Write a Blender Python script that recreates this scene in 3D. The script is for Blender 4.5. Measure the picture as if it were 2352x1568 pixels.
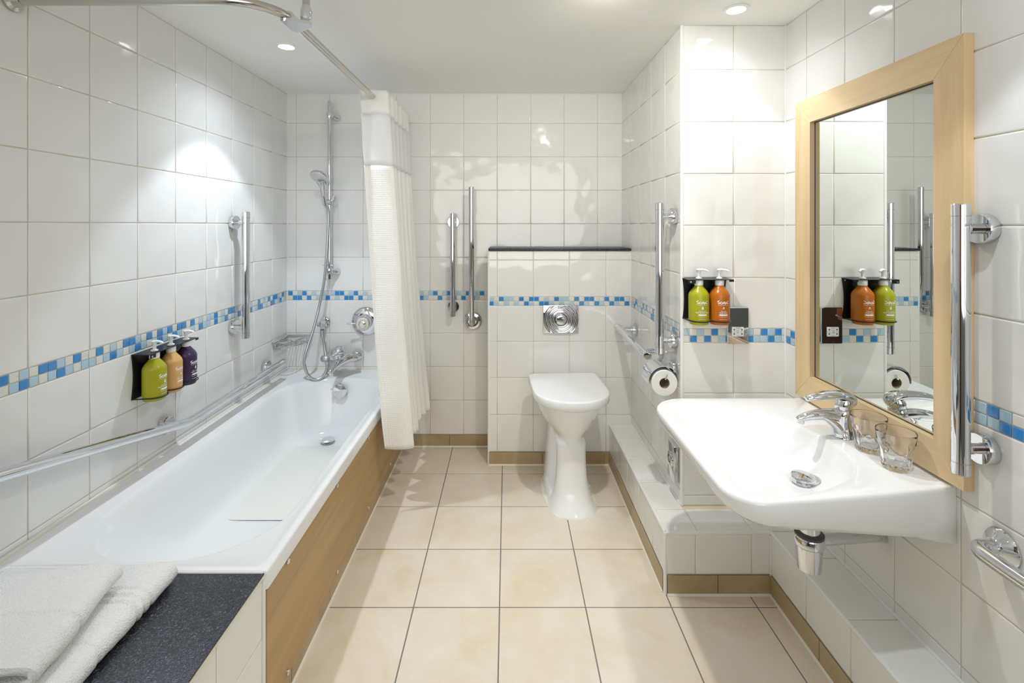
import bpy, bmesh, math, random
from mathutils import Vector, Matrix, noise
random.seed(7)
PI = math.pi
SC = bpy.context.scene
COL = SC.collection
for o in list(bpy.data.objects): bpy.data.objects.remove(o)

# ------------------------------------------------------------------ camera
F = 1120.0; VX, VY = 1165.0, 517.0; EYE = 1.32          # focal length in pixels, vanishing point, eye height
cam = bpy.data.cameras.new('camera'); camo = bpy.data.objects.new('camera', cam); COL.objects.link(camo)
camo.location = (0, 0, EYE); camo.rotation_euler = (PI/2, 0, 0)
cam.sensor_width = 36.0; cam.lens = 36.0*F/2352.0
cam.shift_x = (1176-VX)/2352.0; cam.shift_y = -(784-VY)/2352.0
cam.clip_start = 0.02; cam.clip_end = 50
SC.camera = camo
# ------------------------------------------------------------------ world + exposure
w = bpy.data.worlds.new('world'); SC.world = w; w.use_nodes = True
w.node_tree.nodes['Background'].inputs[0].default_value = (0.9, 0.93, 1, 1)
w.node_tree.nodes['Background'].inputs[1].default_value = 0.3
SC.view_settings.view_transform = 'Standard'; SC.view_settings.look = 'None'
SC.view_settings.gamma = 1; SC.view_settings.exposure = 0.62
SC.view_settings.use_curve_mapping = False
try:
    SC.cycles.max_bounces = 12; SC.cycles.diffuse_bounces = 8; SC.cycles.glossy_bounces = 6
    SC.cycles.transmission_bounces = 10; SC.cycles.transparent_max_bounces = 12
    SC.cycles.caustics_reflective = False; SC.cycles.caustics_refractive = True
    SC.cycles.sample_clamp_indirect = 4.0; SC.cycles.blur_glossy = 0.5
except Exception: pass
CEIL = 2.102
LIGHTS = [  # x, y, spot W, wide W
    (-0.965, 2.131, 20, 13, 0, (.78, .89, 1)), (0.829, 1.740, 5.5, 3.5), (0.80, 0.80, 11, 4.5), (-0.965, 0.62, 4, 1.5), (0.0, 0.10, 6, 3), (0.33, 1.50, 10, 24, 32, (1, .965, .875))]  # the central lamp above the viewer is an added, unseen fill
def lamp(x, y, ws, ww, tilt=0, tone=(0.87, 0.935, 1.0)):
    l = bpy.data.lights.new('downlight_beam', 'SPOT'); l.energy = ws; l.spot_size = math.radians(84); l.spot_blend = 0.25
    l.shadow_soft_size = 0.022; l.color = tone
    o = bpy.data.objects.new('downlight_beam', l); COL.objects.link(o); o.location = (x, y, CEIL-0.012)
    a = bpy.data.lights.new('downlight_spill', 'SPOT'); a.spot_size = math.radians(168 if tilt else 150); a.spot_blend = 1.0; a.shadow_soft_size = 0.03; a.energy = ww; a.color = l.color
    o2 = bpy.data.objects.new('downlight_spill', a); COL.objects.link(o2); o2.location = (x, y, CEIL-0.010); o2.rotation_euler = (math.radians(tilt), 0, 0)
for L in LIGHTS: lamp(*L)
# added fill lamp behind the viewer, aimed up to bounce off the ceiling
bl = bpy.data.lights.new('bounce_fill', 'AREA'); bl.shape = 'RECTANGLE'; bl.size = 1.6; bl.size_y = .7; bl.energy = 6; bl.color = (.95, .97, 1)
blo = bpy.data.objects.new('bounce_fill', bl); COL.objects.link(blo); blo.location = (-.1, -.42, 1.15); blo.rotation_euler = (math.radians(180+28), 0, 0)
# added broad fill lamp behind the viewer, brightens the far wall
fl_ = bpy.data.lights.new('soft_fill', 'AREA'); fl_.shape = 'RECTANGLE'; fl_.size = 2.2; fl_.size_y = 1.3; fl_.spread = math.radians(75); fl_.energy = 4.5; fl_.color = (1, .985, .95)
flo = bpy.data.objects.new('soft_fill', fl_); COL.objects.link(flo); flo.location = (-.1, -.82, 1.5); flo.rotation_euler = (math.radians(90), 0, 0)

# ------------------------------------------------------------------ materials
def mat(name, col, rough=0.5, metal=0.0, spec=0.5, trans=0.0, ior=1.45, coat=0.0, emit=None, es=0, sss=0):
    m = bpy.data.materials.new(name); m.use_nodes = True
    b = m.node_tree.nodes['Principled BSDF']
    b.inputs['Base Color'].default_value = (*col, 1); b.inputs['Roughness'].default_value = rough
    b.inputs['Metallic'].default_value = metal; b.inputs['Specular IOR Level'].default_value = spec
    b.inputs['Transmission Weight'].default_value = trans; b.inputs['IOR'].default_value = ior
    b.inputs['Coat Weight'].default_value = coat
    if emit: b.inputs['Emission Color'].default_value = (*emit, 1); b.inputs['Emission Strength'].default_value = es
    return m
def nd(m, t, **kw):
    n = m.node_tree.nodes.new(t)
    for k, v in kw.items():
        if hasattr(n, k): setattr(n, k, v)
        else: n.inputs[k].default_value = v
    return n
def lk(m, a, b): m.node_tree.links.new(a, b)
def bsdf(m): return m.node_tree.nodes['Principled BSDF']
def add_bump(m, scale, dist, detail=2.0, strength=1.0, stretch=None, coord='pos'):
    if coord == 'pos': src = nd(m, 'ShaderNodeNewGeometry').outputs['Position']
    else: src = nd(m, 'ShaderNodeTexCoord').outputs['Object']
    if stretch:
        mp = nd(m, 'ShaderNodeMapping'); mp.inputs['Scale'].default_value = stretch; lk(m, src, mp.inputs['Vector']); src = mp.outputs[0]
    n = nd(m, 'ShaderNodeTexNoise'); n.inputs['Scale'].default_value = scale; n.inputs['Detail'].default_value = detail
    lk(m, src, n.inputs['Vector'])
    bp = nd(m, 'ShaderNodeBump'); bp.inputs['Strength'].default_value = strength; bp.inputs['Distance'].default_value = dist
    lk(m, n.outputs['Fac'], bp.inputs['Height']); lk(m, bp.outputs[0], bsdf(m).inputs['Normal'])
    return n
def ramp_col(m, fac, stops, to=None):
    r = nd(m, 'ShaderNodeValToRGB'); e = r.color_ramp.elements
    while len(e) < len(stops): e.new(0.5)
    for i, (p, c) in enumerate(stops): e[i].position = p; e[i].color = (*c, 1)
    lk(m, fac, r.inputs[0]); lk(m, r.outputs[0], to or bsdf(m).inputs['Base Color']); return r

M = {}
M['rearpaint'] = mat('grey_wall_paint', (0.22, 0.22, 0.21), 0.7)
M['tile'] = mat('white_glazed_tile', (0.80, 0.80, 0.785), 0.07); add_bump(M['tile'], 7.0, 0.006, 1.5)
M['grout'] = mat('cream_grout', (0.66, 0.60, 0.47), 0.8)
M['floorgrout'] = mat('grey_grout', (0.21, 0.205, 0.185), 0.85)
M['silicone'] = mat('white_silicone', (0.80, 0.78, 0.70), 0.35)
M['trim'] = mat('white_tile_trim', (0.82, 0.82, 0.82), 0.22)
M['paint'] = mat('ceiling_paint', (0.88, 0.875, 0.85), 0.6)
for nm, c in (('mwhite', (0.72, 0.72, 0.68)), ('mlight', (0.42, 0.60, 0.74)), ('mblue', (0.035, 0.25, 0.62))):
    M[nm] = mat('mosaic_'+nm, c, 0.12, coat=0.5)
def stone(name, c1, c2, c3, rough):
    m = mat(name, c1, rough)
    g = nd(m, 'ShaderNodeNewGeometry'); n = nd(m, 'ShaderNodeTexNoise'); n.inputs['Scale'].default_value = 4.5; n.inputs['Detail'].default_value = 7; n.inputs['Roughness'].default_value = 0.62
    n.inputs['Distortion'].default_value = 0.6
    lk(m, g.outputs['Position'], n.inputs['Vector'])
    ramp_col(m, n.outputs['Fac'], [(0.34, c1), (0.52, c2), (0.68, c3)])
    n2 = nd(m, 'ShaderNodeTexNoise'); n2.inputs['Scale'].default_value = 60; n2.inputs['Detail'].default_value = 5
    lk(m, g.outputs['Position'], n2.inputs['Vector'])
    bp = nd(m, 'ShaderNodeBump'); bp.inputs['Distance'].default_value = 0.0006; lk(m, n2.outputs['Fac'], bp.inputs['Height']); lk(m, bp.outputs[0], bsdf(m).inputs['Normal'])
    return m
M['floor'] = stone('beige_stone_tile', (0.775, 0.715, 0.61), (0.745, 0.67, 0.545), (0.71, 0.60, 0.44), 0.36)
M['skirt'] = stone('tan_stone_tile', (0.50, 0.38, 0.23), (0.44, 0.33, 0.19), (0.38, 0.27, 0.15), 0.4)
M['ceramic'] = mat('white_ceramic', (0.84, 0.845, 0.85), 0.06, coat=0.3)
M['acrylic'] = mat('bath_enamel', (0.82, 0.83, 0.84), 0.10)
M['grip'] = mat('cream_grip_surface', (0.82, 0.82, 0.775), 0.3)
M['lid'] = mat('toilet_lid_plastic', (0.85, 0.86, 0.88), 0.12)
M['chrome'] = mat('chrome', (0.74, 0.75, 0.78), 0.05, 1.0)
M['rail'] = mat('brushed_nickel', (0.60, 0.57, 0.52), 0.16, 1.0)
M['hose'] = mat('shower_hose_metal', (0.50, 0.52, 0.55), 0.28, 0.9)
M['mirror'] = mat('mirror_glass', (0.76, 0.80, 0.78), 0.0, 1.0)
M['dark'] = mat('dark_edge', (0.06, 0.06, 0.065), 0.3)
M['black'] = mat('black_metal', (0.008, 0.009, 0.012), 0.28)
M['plastic'] = mat('white_plastic', (0.82, 0.83, 0.82), 0.25)
M['grey'] = mat('grey_plastic', (0.45, 0.45, 0.46), 0.4)
M['cream'] = mat('cream_plastic', (0.76, 0.71, 0.58), 0.3)
M['faceplate'] = mat('pale_faceplate', (0.72, 0.74, 0.76), 0.35)
M['paper'] = mat('tissue_paper', (0.84, 0.83, 0.81), 0.9); add_bump(M['paper'], 300, 0.0004)
M['card'] = mat('cardboard', (0.33, 0.25, 0.17), 0.9)
M['glass'] = mat('clear_glass', (1, 1, 1), 0.0, trans=1.0, ior=1.45)
M['white_print'] = mat('white_print', (0.88, 0.88, 0.9), 0.5)
M['door'] = mat('brown_door', (0.10, 0.05, 0.03), 0.35)
M['lens'] = mat('lamp_lens', (1, 1, 1), 0.5, emit=(1, 0.99, 0.96), es=6)
M['green'] = mat('olive_green_plastic', (0.37, 0.37, 0.012), 0.26)
M['orange'] = mat('orange_plastic', (0.46, 0.13, 0.008), 0.26)
M['peach'] = mat('peach_plastic', (0.66, 0.38, 0.14), 0.3)
M['purple'] = mat('purple_plastic', (0.045, 0.022, 0.075), 0.26)
def wood(name, axis, c1, c2, c3, sc=1.0):
    m = mat(name, c1, 0.42)
    g = nd(m, 'ShaderNodeNewGeometry'); mp = nd(m, 'ShaderNodeMapping')
    s = [26*sc, 26*sc, 26*sc]; s[axis] = 1.6*sc; mp.inputs['Scale'].default_value = s
    lk(m, g.outputs['Position'], mp.inputs['Vector'])
    n = nd(m, 'ShaderNodeTexNoise'); n.inputs['Scale'].default_value = 1.0; n.inputs['Detail'].default_value = 8; n.inputs['Roughness'].default_value = 0.65; n.inputs['Distortion'].default_value = 0.8
    lk(m, mp.outputs[0], n.inputs['Vector'])
    ramp_col(m, n.outputs['Fac'], [(0.3, c1), (0.5, c2), (0.72, c3)])
    bp = nd(m, 'ShaderNodeBump'); bp.inputs['Distance'].default_value = 0.0005; lk(m, n.outputs['Fac'], bp.inputs['Height']); lk(m, bp.outputs[0], bsdf(m).inputs['Normal'])
    return m
OAK = ((0.62, 0.44, 0.235), (0.70, 0.52, 0.30), (0.75, 0.575, 0.35))
M['oak_v'] = wood('oak_upright', 2, *OAK); M['oak_h'] = wood('oak_across', 1, *OAK)
M['panel'] = wood('beech_laminate', 1, (0.38, 0.235, 0.098), (0.44, 0.28, 0.125), (0.49, 0.32, 0.15), 0.7)
def laminate():
    m = mat('speckled_laminate', (0.03, 0.033, 0.04), 0.34)
    g = nd(m, 'ShaderNodeNewGeometry'); v = nd(m, 'ShaderNodeTexNoise'); v.inputs['Scale'].default_value = 260; v.inputs['Detail'].default_value = 3; v.inputs['Distortion'].default_value = 1.5
    lk(m, g.outputs['Position'], v.inputs['Vector'])
    ramp_col(m, v.outputs['Fac'], [(0.45, (0.010, 0.012, 0.018)), (0.56, (0.028, 0.032, 0.042)), (0.68, (0.16, 0.17, 0.20))])
    bp = nd(m, 'ShaderNodeBump'); bp.inputs['Distance'].default_value = 0.0004; lk(m, v.outputs['Fac'], bp.inputs['Height']); lk(m, bp.outputs[0], bsdf(m).inputs['Normal'])
    return m
M['laminate'] = laminate()
M['towel'] = mat('terry_cloth', (0.90, 0.895, 0.885), 0.95); add_bump(M['towel'], 330, 0.004, 3.0)
bsdf(M['towel']).inputs['Sheen Weight'].default_value = 0.3
def waffle():
    m = mat('waffle_cloth', (0.86, 0.86, 0.845), 0.85)
    uv = nd(m, 'ShaderNodeUVMap'); sp = nd(m, 'ShaderNodeSeparateXYZ'); lk(m, uv.outputs[0], sp.inputs[0])
    outs = []
    for k in (0, 1):
        a = nd(m, 'ShaderNodeMath', operation='MULTIPLY'); a.inputs[1].default_value = 2*PI/0.0086; lk(m, sp.outputs[k], a.inputs[0])
        b = nd(m, 'ShaderNodeMath', operation='SINE'); lk(m, a.outputs[0], b.inputs[0]); outs.append(b)
    mx = nd(m, 'ShaderNodeMath', operation='MAXIMUM'); lk(m, outs[0].outputs[0], mx.inputs[0]); lk(m, outs[1].outputs[0], mx.inputs[1])
    bp = nd(m, 'ShaderNodeBump'); bp.inputs['Distance'].default_value = 0.0004; lk(m, mx.outputs[0], bp.inputs['Height']); lk(m, bp.outputs[0], bsdf(m).inputs['Normal'])
    return m
M['waffle'] = waffle()
M['hem'] = mat('white_hem_cloth', (0.84, 0.835, 0.81), 0.8)
def sheer():
    m = mat('sheer_cloth', (0.80, 0.81, 0.82), 0.7); nt = m.node_tree
    tr = nd(m, 'ShaderNodeBsdfTransparent'); tl = nd(m, 'ShaderNodeBsdfTranslucent'); tl.inputs[0].default_value = (0.8, 0.81, 0.82, 1)
    a = nd(m, 'ShaderNodeMixShader'); a.inputs[0].default_value = 0.2; lk(m, bsdf(m).outputs[0], a.inputs[1]); lk(m, tl.outputs[0], a.inputs[2])
    b = nd(m, 'ShaderNodeMixShader'); b.inputs[0].default_value = 0.07; lk(m, a.outputs[0], b.inputs[1]); lk(m, tr.outputs[0], b.inputs[2])
    lk(m, b.outputs[0], nt.nodes['Material Output'].inputs[0]); return m
M['sheer'] = sheer(); bsdf(M['sheer']).inputs['Base Color'].default_value = (.90, .905, .91, 1)

# ------------------------------------------------------------------ helpers
def tag(o, label=None, cat=None, group=None, kind=None):
    if label: o['label'] = label
    if cat: o['category'] = cat
    if group: o['group'] = group
    if kind: o['kind'] = kind
    return o
def empty(name, loc=(0, 0, 0), rz=0, label=None, cat=None, group=None, kind=None):
    o = bpy.data.objects.new(name, None); COL.objects.link(o); o.location = loc; o.rotation_euler = (0, 0, rz)
    o.empty_display_size = 0.02
    return tag(o, label, cat, group, kind)
def link(name, me, m, parent=None):
    o = bpy.data.objects.new(name, me); COL.objects.link(o)
    if m and not me.materials: me.materials.append(m)
    if parent: o.parent = parent
    return o
def frame_of(d):
    d = Vector(d).normalized(); a = Vector((0, 0, 1)) if abs(d.z) < 0.9 else Vector((1, 0, 0))
    x = a.cross(d).normalized(); return x, d.cross(x).normalized(), d
class MB:
    def __init__(s): s.v = []; s.f = []; s.sm = []; s.uv = None
    def add(s, vs, fs, smooth=True):
        o = len(s.v); s.v += [tuple(v) for v in vs]; s.f += [tuple(i+o for i in f) for f in fs]; s.sm += [smooth]*len(fs); return s
    def box(s, x0, x1, y0, y1, z0, z1, bev=0.0, seg=1):
        bm = bmesh.new(); bmesh.ops.create_cube(bm, size=1.0)
        for v in bm.verts: v.co = Vector((x0+(v.co.x+.5)*(x1-x0), y0+(v.co.y+.5)*(y1-y0), z0+(v.co.z+.5)*(z1-z0)))
        if bev: bmesh.ops.bevel(bm, geom=bm.edges[:], offset=bev, segments=seg, affect='EDGES', profile=0.5)
        bm.verts.index_update(); s.add([v.co for v in bm.verts], [[v.index for v in f.verts] for f in bm.faces], seg > 1); bm.free(); return s
    def rings(s, rs, cap0=True, cap1=True, closed=True, smooth=True):
        n = len(rs[0]); vs = [p for r in rs for p in r]; fs = []
        for i in range(len(rs)-1):
            for j in range(n if closed else n-1):
                k = (j+1) % n; fs.append((i*n+j, i*n+k, (i+1)*n+k, (i+1)*n+j))
        if cap0: fs.append(tuple(reversed(range(n))))
        if cap1: fs.append(tuple((len(rs)-1)*n+j for j in range(n)))
        return s.add(vs, fs, smooth)
    def lathe(s, prof, org=(0, 0, 0), d=(0, 0, 1), n=24, cap0=True, cap1=True):
        x, y, z = frame_of(d); o = Vector(org); rs = []
        for r, h in prof:
            rs.append([o+z*h+(x*math.cos(2*PI*j/n)+y*math.sin(2*PI*j/n))*r for j in range(n)])
        return s.rings(rs, cap0, cap1)
    def cyl(s, a, b, r, n=20, bev=0.0):
        a = Vector(a); b = Vector(b); L = (b-a).length
        pr = [(r, 0), (r, L)] if not bev else [(r-bev, 0), (r-bev*.3, bev*.3), (r, bev), (r, L-bev), (r-bev*.3, L-bev*.3), (r-bev, L)]
        return s.lathe(pr, a, b-a, n)
    def tube(s, pts, r, n=12, rad=None, sx=1.0, closed=False):
        P = [Vector(p) for p in pts]; N = len(P); rs = []; up = None
        for i in range(N):
            if closed: t = P[(i+1) % N]-P[i-1]
            else: t = P[min(i+1, N-1)]-P[max(i-1, 0)]
            t.normalize()
            if up is None: up = frame_of(t)[0]
            up = (up-t*up.dot(t)).normalized(); b = t.cross(up); rr = rad[i] if rad else r
            rs.append([P[i]+up*math.cos(2*PI*j/n)*rr*sx+b*math.sin(2*PI*j/n)*rr for j in range(n)])
        if closed: rs.append(rs[0]); return s.rings(rs, False, False)
        return s.rings(rs)
    def prism(s, poly, axis, a, b, smooth=False):
        def P(p, t):
            return {'x': (t, p[0], p[1]), 'y': (p[0], t, p[1]), 'z': (p[0], p[1], t)}[axis]
        return s.rings([[P(p, a) for p in poly], [P(p, b) for p in poly]], smooth=smooth)
    def torus(s, c, d, R, r, n=28, m=8, a0=0, a1=2*PI):
        x, y, z = frame_of(d); c = Vector(c); full = abs(a1-a0-2*PI) < 1e-6
        pts = [c+(x*math.cos(a0+(a1-a0)*i/n)+y*math.sin(a0+(a1-a0)*i/n))*R for i in range(n if full else n+1)]
        return s.tube(pts, r, m, closed=full)
    def sph(s, c, rx, ry, rz, n=20, m=12):
        c = Vector(c); rs = []
        for i in range(1, m):
            t = PI*i/m; rs.append([c+Vector((rx*math.sin(t)*math.cos(2*PI*j/n), ry*math.sin(t)*math.sin(2*PI*j/n), rz*math.cos(t))) for j in range(n)])
        return s.rings(rs)
    def build(s, name, m, parent=None, sharp=35, fix=True):
        me = bpy.data.meshes.new(name); me.from_pydata(s.v, [], s.f)
        for p, q in zip(me.polygons, s.sm): p.use_smooth = q
        if fix:
            bm = bmesh.new(); bm.from_mesh(me); bmesh.ops.recalc_face_normals(bm, faces=bm.faces)
            lim = math.radians(sharp)
            for e in bm.edges:
                if len(e.link_faces) == 2 and e.calc_face_angle(0) > lim: e.smooth = False
            bm.to_mesh(me); bm.free()
        me.update(); return link(name, me, m, parent)
def rrect(cx, cy, hx, hy, r, z, m=8, k=6):
    """rounded rectangle ring; same vertex layout whatever the radius"""
    r = max(min(r, hx-.001, hy-.001), .0005); pts = []
    cs = [(cx+hx-r, cy+hy-r, 0), (cx-hx+r, cy+hy-r, PI/2), (cx-hx+r, cy-hy+r, PI), (cx+hx-r, cy-hy+r, 1.5*PI)]
    for q, (x, y, a) in enumerate(cs):
        arc = [(x+r*math.cos(a+PI/2*i/m), y+r*math.sin(a+PI/2*i/m)) for i in range(m+1)]
        pts += arc
        x2, y2, a2 = cs[(q+1) % 4]; e = (x2+r*math.cos(a2), y2+r*math.sin(a2)); st = arc[-1]
        pts += [(st[0]+(e[0]-st[0])*i/k, st[1]+(e[1]-st[1])*i/k) for i in range(1, k)]
    return [(p[0], p[1], z) for p in pts]
def smooth_path(pts, n=8):
    P = [Vector(p) for p in pts]; P = [P[0]*2-P[1]]+P+[P[-1]*2-P[-2]]; out = []
    for i in range(1, len(P)-2):
        for j in range(n):
            t = j/n; a, b, c, d = P[i-1:i+3]
            out.append(0.5*((2*b)+(c-a)*t+(2*a-5*b+4*c-d)*t*t+(3*b-a-3*c+d)*t**3))
    out.append(P[-2]); return out

# ------------------------------------------------------------------ tiles
_tc = {}
def tile_mesh(w_, h_, m, key, ch=0.004):
    k = (round(w_, 4), round(h_, 4), key)
    if k in _tc: return _tc[k]
    b = MB(); c = min(ch, w_*.2, h_*.2)
    def R(i, z): a, d = w_/2-i, h_/2-i; return [(-a, -d, z), (a, -d, z), (a, d, z), (-a, d, z)]
    rs = [R(0, -.007), R(0, -c*.35), R(c*.3, -c*.10), R(c, 0)]
    b.rings(rs, cap0=False, cap1=True)
    b.sm[-1] = False
    for i in range(4): b.sm[i] = False
    me = bpy.data.meshes.new(key); me.from_pydata(b.v, [], b.f)
    for p, q in zip(me.polygons, b.sm): p.use_smooth = q
    me.materials.append(m); _tc[k] = me; return me
AX = {'-y': (Vector((1, 0, 0)), Vector((0, 0, 1)), Vector((0, -1, 0))), 'x': (Vector((0, 1, 0)), Vector((0, 0, 1)), Vector((1, 0, 0))),
      '-x': (Vector((0, -1, 0)), Vector((0, 0, 1)), Vector((-1, 0, 0))), 'z': (Vector((1, 0, 0)), Vector((0, 1, 0)), Vector((0, 0, 1)))}
def put_tile(parent, ax, plane, u0, u1, v0, v1, m, name='tile', gap=.0025, ch=.004, wob=.0016, lift=0.0):
    U, V, N = AX[ax]; w_, h_ = u1-u0-gap, v1-v0-gap
    if w_ < .006 or h_ < .006: return
    me = tile_mesh(w_, h_, m, m.name, ch); o = bpy.data.objects.new(name, me); COL.objects.link(o)
    uc, vc = (u0+u1)/2, (v0+v1)/2
    base = {'-y': Vector((uc, plane, vc)), 'x': Vector((plane, uc, vc)), '-x': Vector((plane, uc, vc)), 'z': Vector((uc, vc, plane))}[ax]
    R = Matrix((U, V, N)).transposed().to_4x4()
    J = Matrix.Rotation(random.uniform(-wob, wob), 4, 'X') @ Matrix.Rotation(random.uniform(-wob, wob), 4, 'Y')
    o.matrix_world = Matrix.Translation(base+N*lift) @ R @ J
    o.parent = parent; o.matrix_parent_inverse = parent.matrix_world.inverted() if parent.matrix_world != Matrix.Identity(4) else Matrix.Identity(4)
    return o
def tiles(parent, ax, plane, uc, vc, ur, vr, m, blocked=(), **kw):
    us = [ur[0]]+[c for c in sorted(uc) if ur[0]+.004 < c < ur[1]-.004]+[ur[1]]
    vs = [vr[0]]+[c for c in sorted(vc) if vr[0]+.004 < c < vr[1]-.004]+[vr[1]]
    for a, b in zip(us, us[1:]):
        for c, d in zip(vs, vs[1:]):
            if any(a >= q[0]-.002 and b <= q[1]+.002 and c >= q[2]-.002 and d <= q[3]+.002 for q in blocked): continue
            put_tile(parent, ax, plane, a, b, c, d, m, **kw)
MC = {'W': 'mwhite', 'L': 'mlight', 'B': 'mblue'}
def rndpat(n):
    out = [];
    for i in range(n): out.append('W' if (out and out[-1] != 'W' and random.random() < .72) else random.choice('BLWBL'))
    return ''.join(out)
def band(parent, ax, plane, u0, pitch, rows, z0, z1, lim, step=1):
    """two rows of mosaic; rows = (top, bottom) strings; starts at u0 running by pitch*step"""
    h = (z1-z0)/2
    for r, s in enumerate(rows):
        for i, ch in enumerate(s):
            a = u0+step*pitch*i; b = a+step*pitch; a, b = min(a, b), max(a, b)
            a, b = max(a, lim[0]), min(b, lim[1])
            if b-a < .008: continue
            zt = z1-h*r
            o = put_tile(parent, ax, plane, a, b, zt-h, zt, M[MC[ch]], name='mosaic_tile', gap=.0026, ch=.0022, wob=.006)
def cuts(a, p, lo, hi):
    k0 = math.ceil((lo-a)/p); return [a+p*k for k in range(k0, int((hi-a)/p)+1)]
def shell(name, boxes, m, label=None):
    b = MB()
    for q in boxes: b.box(*q)
    o = b.build(name, m); o['kind'] = 'structure'
    return tag(o, label)
G = .0022           # grout sits this far behind the tile faces
XL, XR, YB, XS, YC = -1.312, 1.09, 2.910, .682, 1.910      # left wall, right wall, back wall, alcove side wall, column face
YF = -0.9
RIM = .455
ROWS = [1.928, 1.728, 1.528, 1.328, 1.128, .928, .873, .6757, .4757, .2757]
BZ0, BZ1 = .873, .928

# ------------------------------------------------------------------ room shell
fl = shell('floor', [(XL, XR, YF, YB, -.1, -G*.8)], M['floorgrout'], 'beige stone tile floor with grey grout between bath and basin')
ce = shell('ceiling', [(XL-.1, XR+.1, YF-.1, YB+.1, CEIL, CEIL+.1)], M['paint'], 'smooth white painted ceiling with recessed spotlights')
wl = shell('wall_left', [(XL-.1, XL-G, YF-.1, YB+.1, 0, CEIL)], M['grout'], 'white tiled wall beside the bath with a blue mosaic band')
wb = shell('wall_back', [(XL-.1, XS+.1, YB+G, YB+.1, 0, CEIL)], M['grout'], 'white tiled far wall behind shower and toilet')
wr = shell('wall_right', [(XR+G, XR+.1, YF-.1, YC+.1, 0, CEIL)], M['grout'], 'white tiled wall behind the mirror and basin')
wc = shell('wall_column', [(XS+.003, XR+.1, YC+G, YC+.1, .10, CEIL)], M['grout'], 'white tiled column face beside the mirror')
wa = shell('wall_alcove', [(XS+G, XS+.1, YC+.006, YB+.1, .10, CEIL)], M['grout'], 'white tiled side wall of the toilet alcove')
wf = shell('wall_front', [(XL-.1, XR+.1, YF-.1, YF, 0, CEIL)], M['rearpaint'], 'plain wall behind the viewer')
dr = MB().box(-1.28, -.42, YF, YF+.04, 0, 2.0, .003).build('door_1', M['door']); tag(dr, 'brown door in the wall behind the viewer', kind='structure')
MB().lathe([(.012, 0), (.010, .05), (.025, .055), (.027, .075), (.015, .082)], (-.50, YF+.035, 1.0), (0, 1, 0)).build('door_handle', M['chrome'], dr)

bx_cuts = cuts(-.46, .2, XL, XS)
tiles(wb, '-y', YB, bx_cuts, [r for r in ROWS], (XL, XS), (.072, CEIL), M['tile'], blocked=[(XL, -.605, 0, .45), (-.10, XS, 0, 1.17), (XL, XS, BZ0, BZ1)])
p = .0279
top = 'BWLBWLWLWLBBWLBWLW'+'BWWLBW'+'WLWBLWLBWLBWLWBWLBWL'; bot = 'WBBWBWLLBWLWBBWBWL'+'WBLWBW'+'LWBWBLWWBWLBWBWBLWWB'
band(wb, '-y', YB, XL+.004, p, (top, bot), BZ0, BZ1, (XL, -.10))
ly = cuts(2.7215, .198, .55, YB)
tiles(wl, 'x', XL, ly, ROWS, (.55, YB), (RIM, CEIL), M['tile'], blocked=[(0, YB, BZ0, BZ1)])
MB().box(XL-.02, XL, YF, .55, 0, CEIL).build('tile_panel', M['tile'], wl)
pre = 26
top = rndpat(pre)+'BWLWBBLWBWWBWLWBBLWBWBLBWBBWBWLWLLBWLWBB'+'LWWBWLWWBWLWBWBBLWB'; bot = rndpat(pre)+'WLBLWLBLWLLWLBLWLBLWLBLWBLWWLWBLLWBWLBWL'+'WBWLWBWLBBWLWBBWLBW'
band(wl, 'x', XL, 1.2704-.01365-.0273*pre, .0273, (top, bot), BZ0, BZ1, (.56, YB))
tiles(wa, '-x', XS, cuts(2.508, .2, YC, YB), ROWS, (YC+.008, YB), (.223, CEIL), M['tile'], blocked=[(YC, YB, BZ0, BZ1)])
band(wa, '-x', XS, YB-.005, .0277, (rndpat(40), rndpat(40)), BZ0, BZ1, (YC+.008, YB), -1)
CR = [1.9287, 1.7250, 1.5215, 1.3191, 1.1137, .915, .861, .662, .460, .262]
tiles(wc, '-y', YC, [.8873], CR, (XS+.004, XR), (.223, CEIL), M['tile'], blocked=[(0, 2, .861, .915)])
band(wc, '-y', YC, XS+.006, .02775, ('LWLWBWLWBLWBLBW', 'WBWBWLBWWBLLBLW'), .861, .915, (XS, XR))
tiles(wr, '-x', XR, cuts(1.777, .2015, .45, YC), CR, (.45, YC), (.223, CEIL), M['tile'], blocked=[(0, 2, .861, .915)])
rt = 'WBLWLBWLWBLWBLWLBWLBW'+'WWLWLBLWBLWBWLWBLWBLW'; rb = 'BLWBWLWBWLWBWLBWLWBLB'+'BLBLWBWLBLBBWLWBLWBWL'
# near end read from the photograph: (W) B / L L / B L / L B / W B
band(wr, '-x', XR, YC-.004, .0275, (rt[:27]+'WLBLWBLWLWLBWLBWLWBLWB', rb[:27]+'WLLBBWLBWWLBLWBWLWBLWB'), .861, .915, (.46, YC), -1)
MB().box(XR, XR+.02, YF, .45, 0, CEIL).build('tile_panel', M['tile'], wr)

# cistern box behind the toilet
CX0, CX1, CY = -.106, XS, 2.688
wt = shell('wall_cistern', [(CX0+.004, CX1, CY+G, YB, 0, 1.178)], M['grout'], 'white tiled cistern box behind the toilet')
tiles(wt, '-y', CY, [-.055, .144, .343, .5448], [1.128, .926, .876, .679, .48, .276], (CX0, CX1), (.072, 1.178), M['tile'], blocked=[(-1, 1, .876, .926)])
band(wt, '-y', CY, CX0+.004, .0277, ('LWBLLWBWBBWLWBLLWBWBBWWBWBBW', 'BLWLWLWBLWBBLWLWLWBLWBLWBLWB'), .876, .926, (CX0, CX1))
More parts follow.
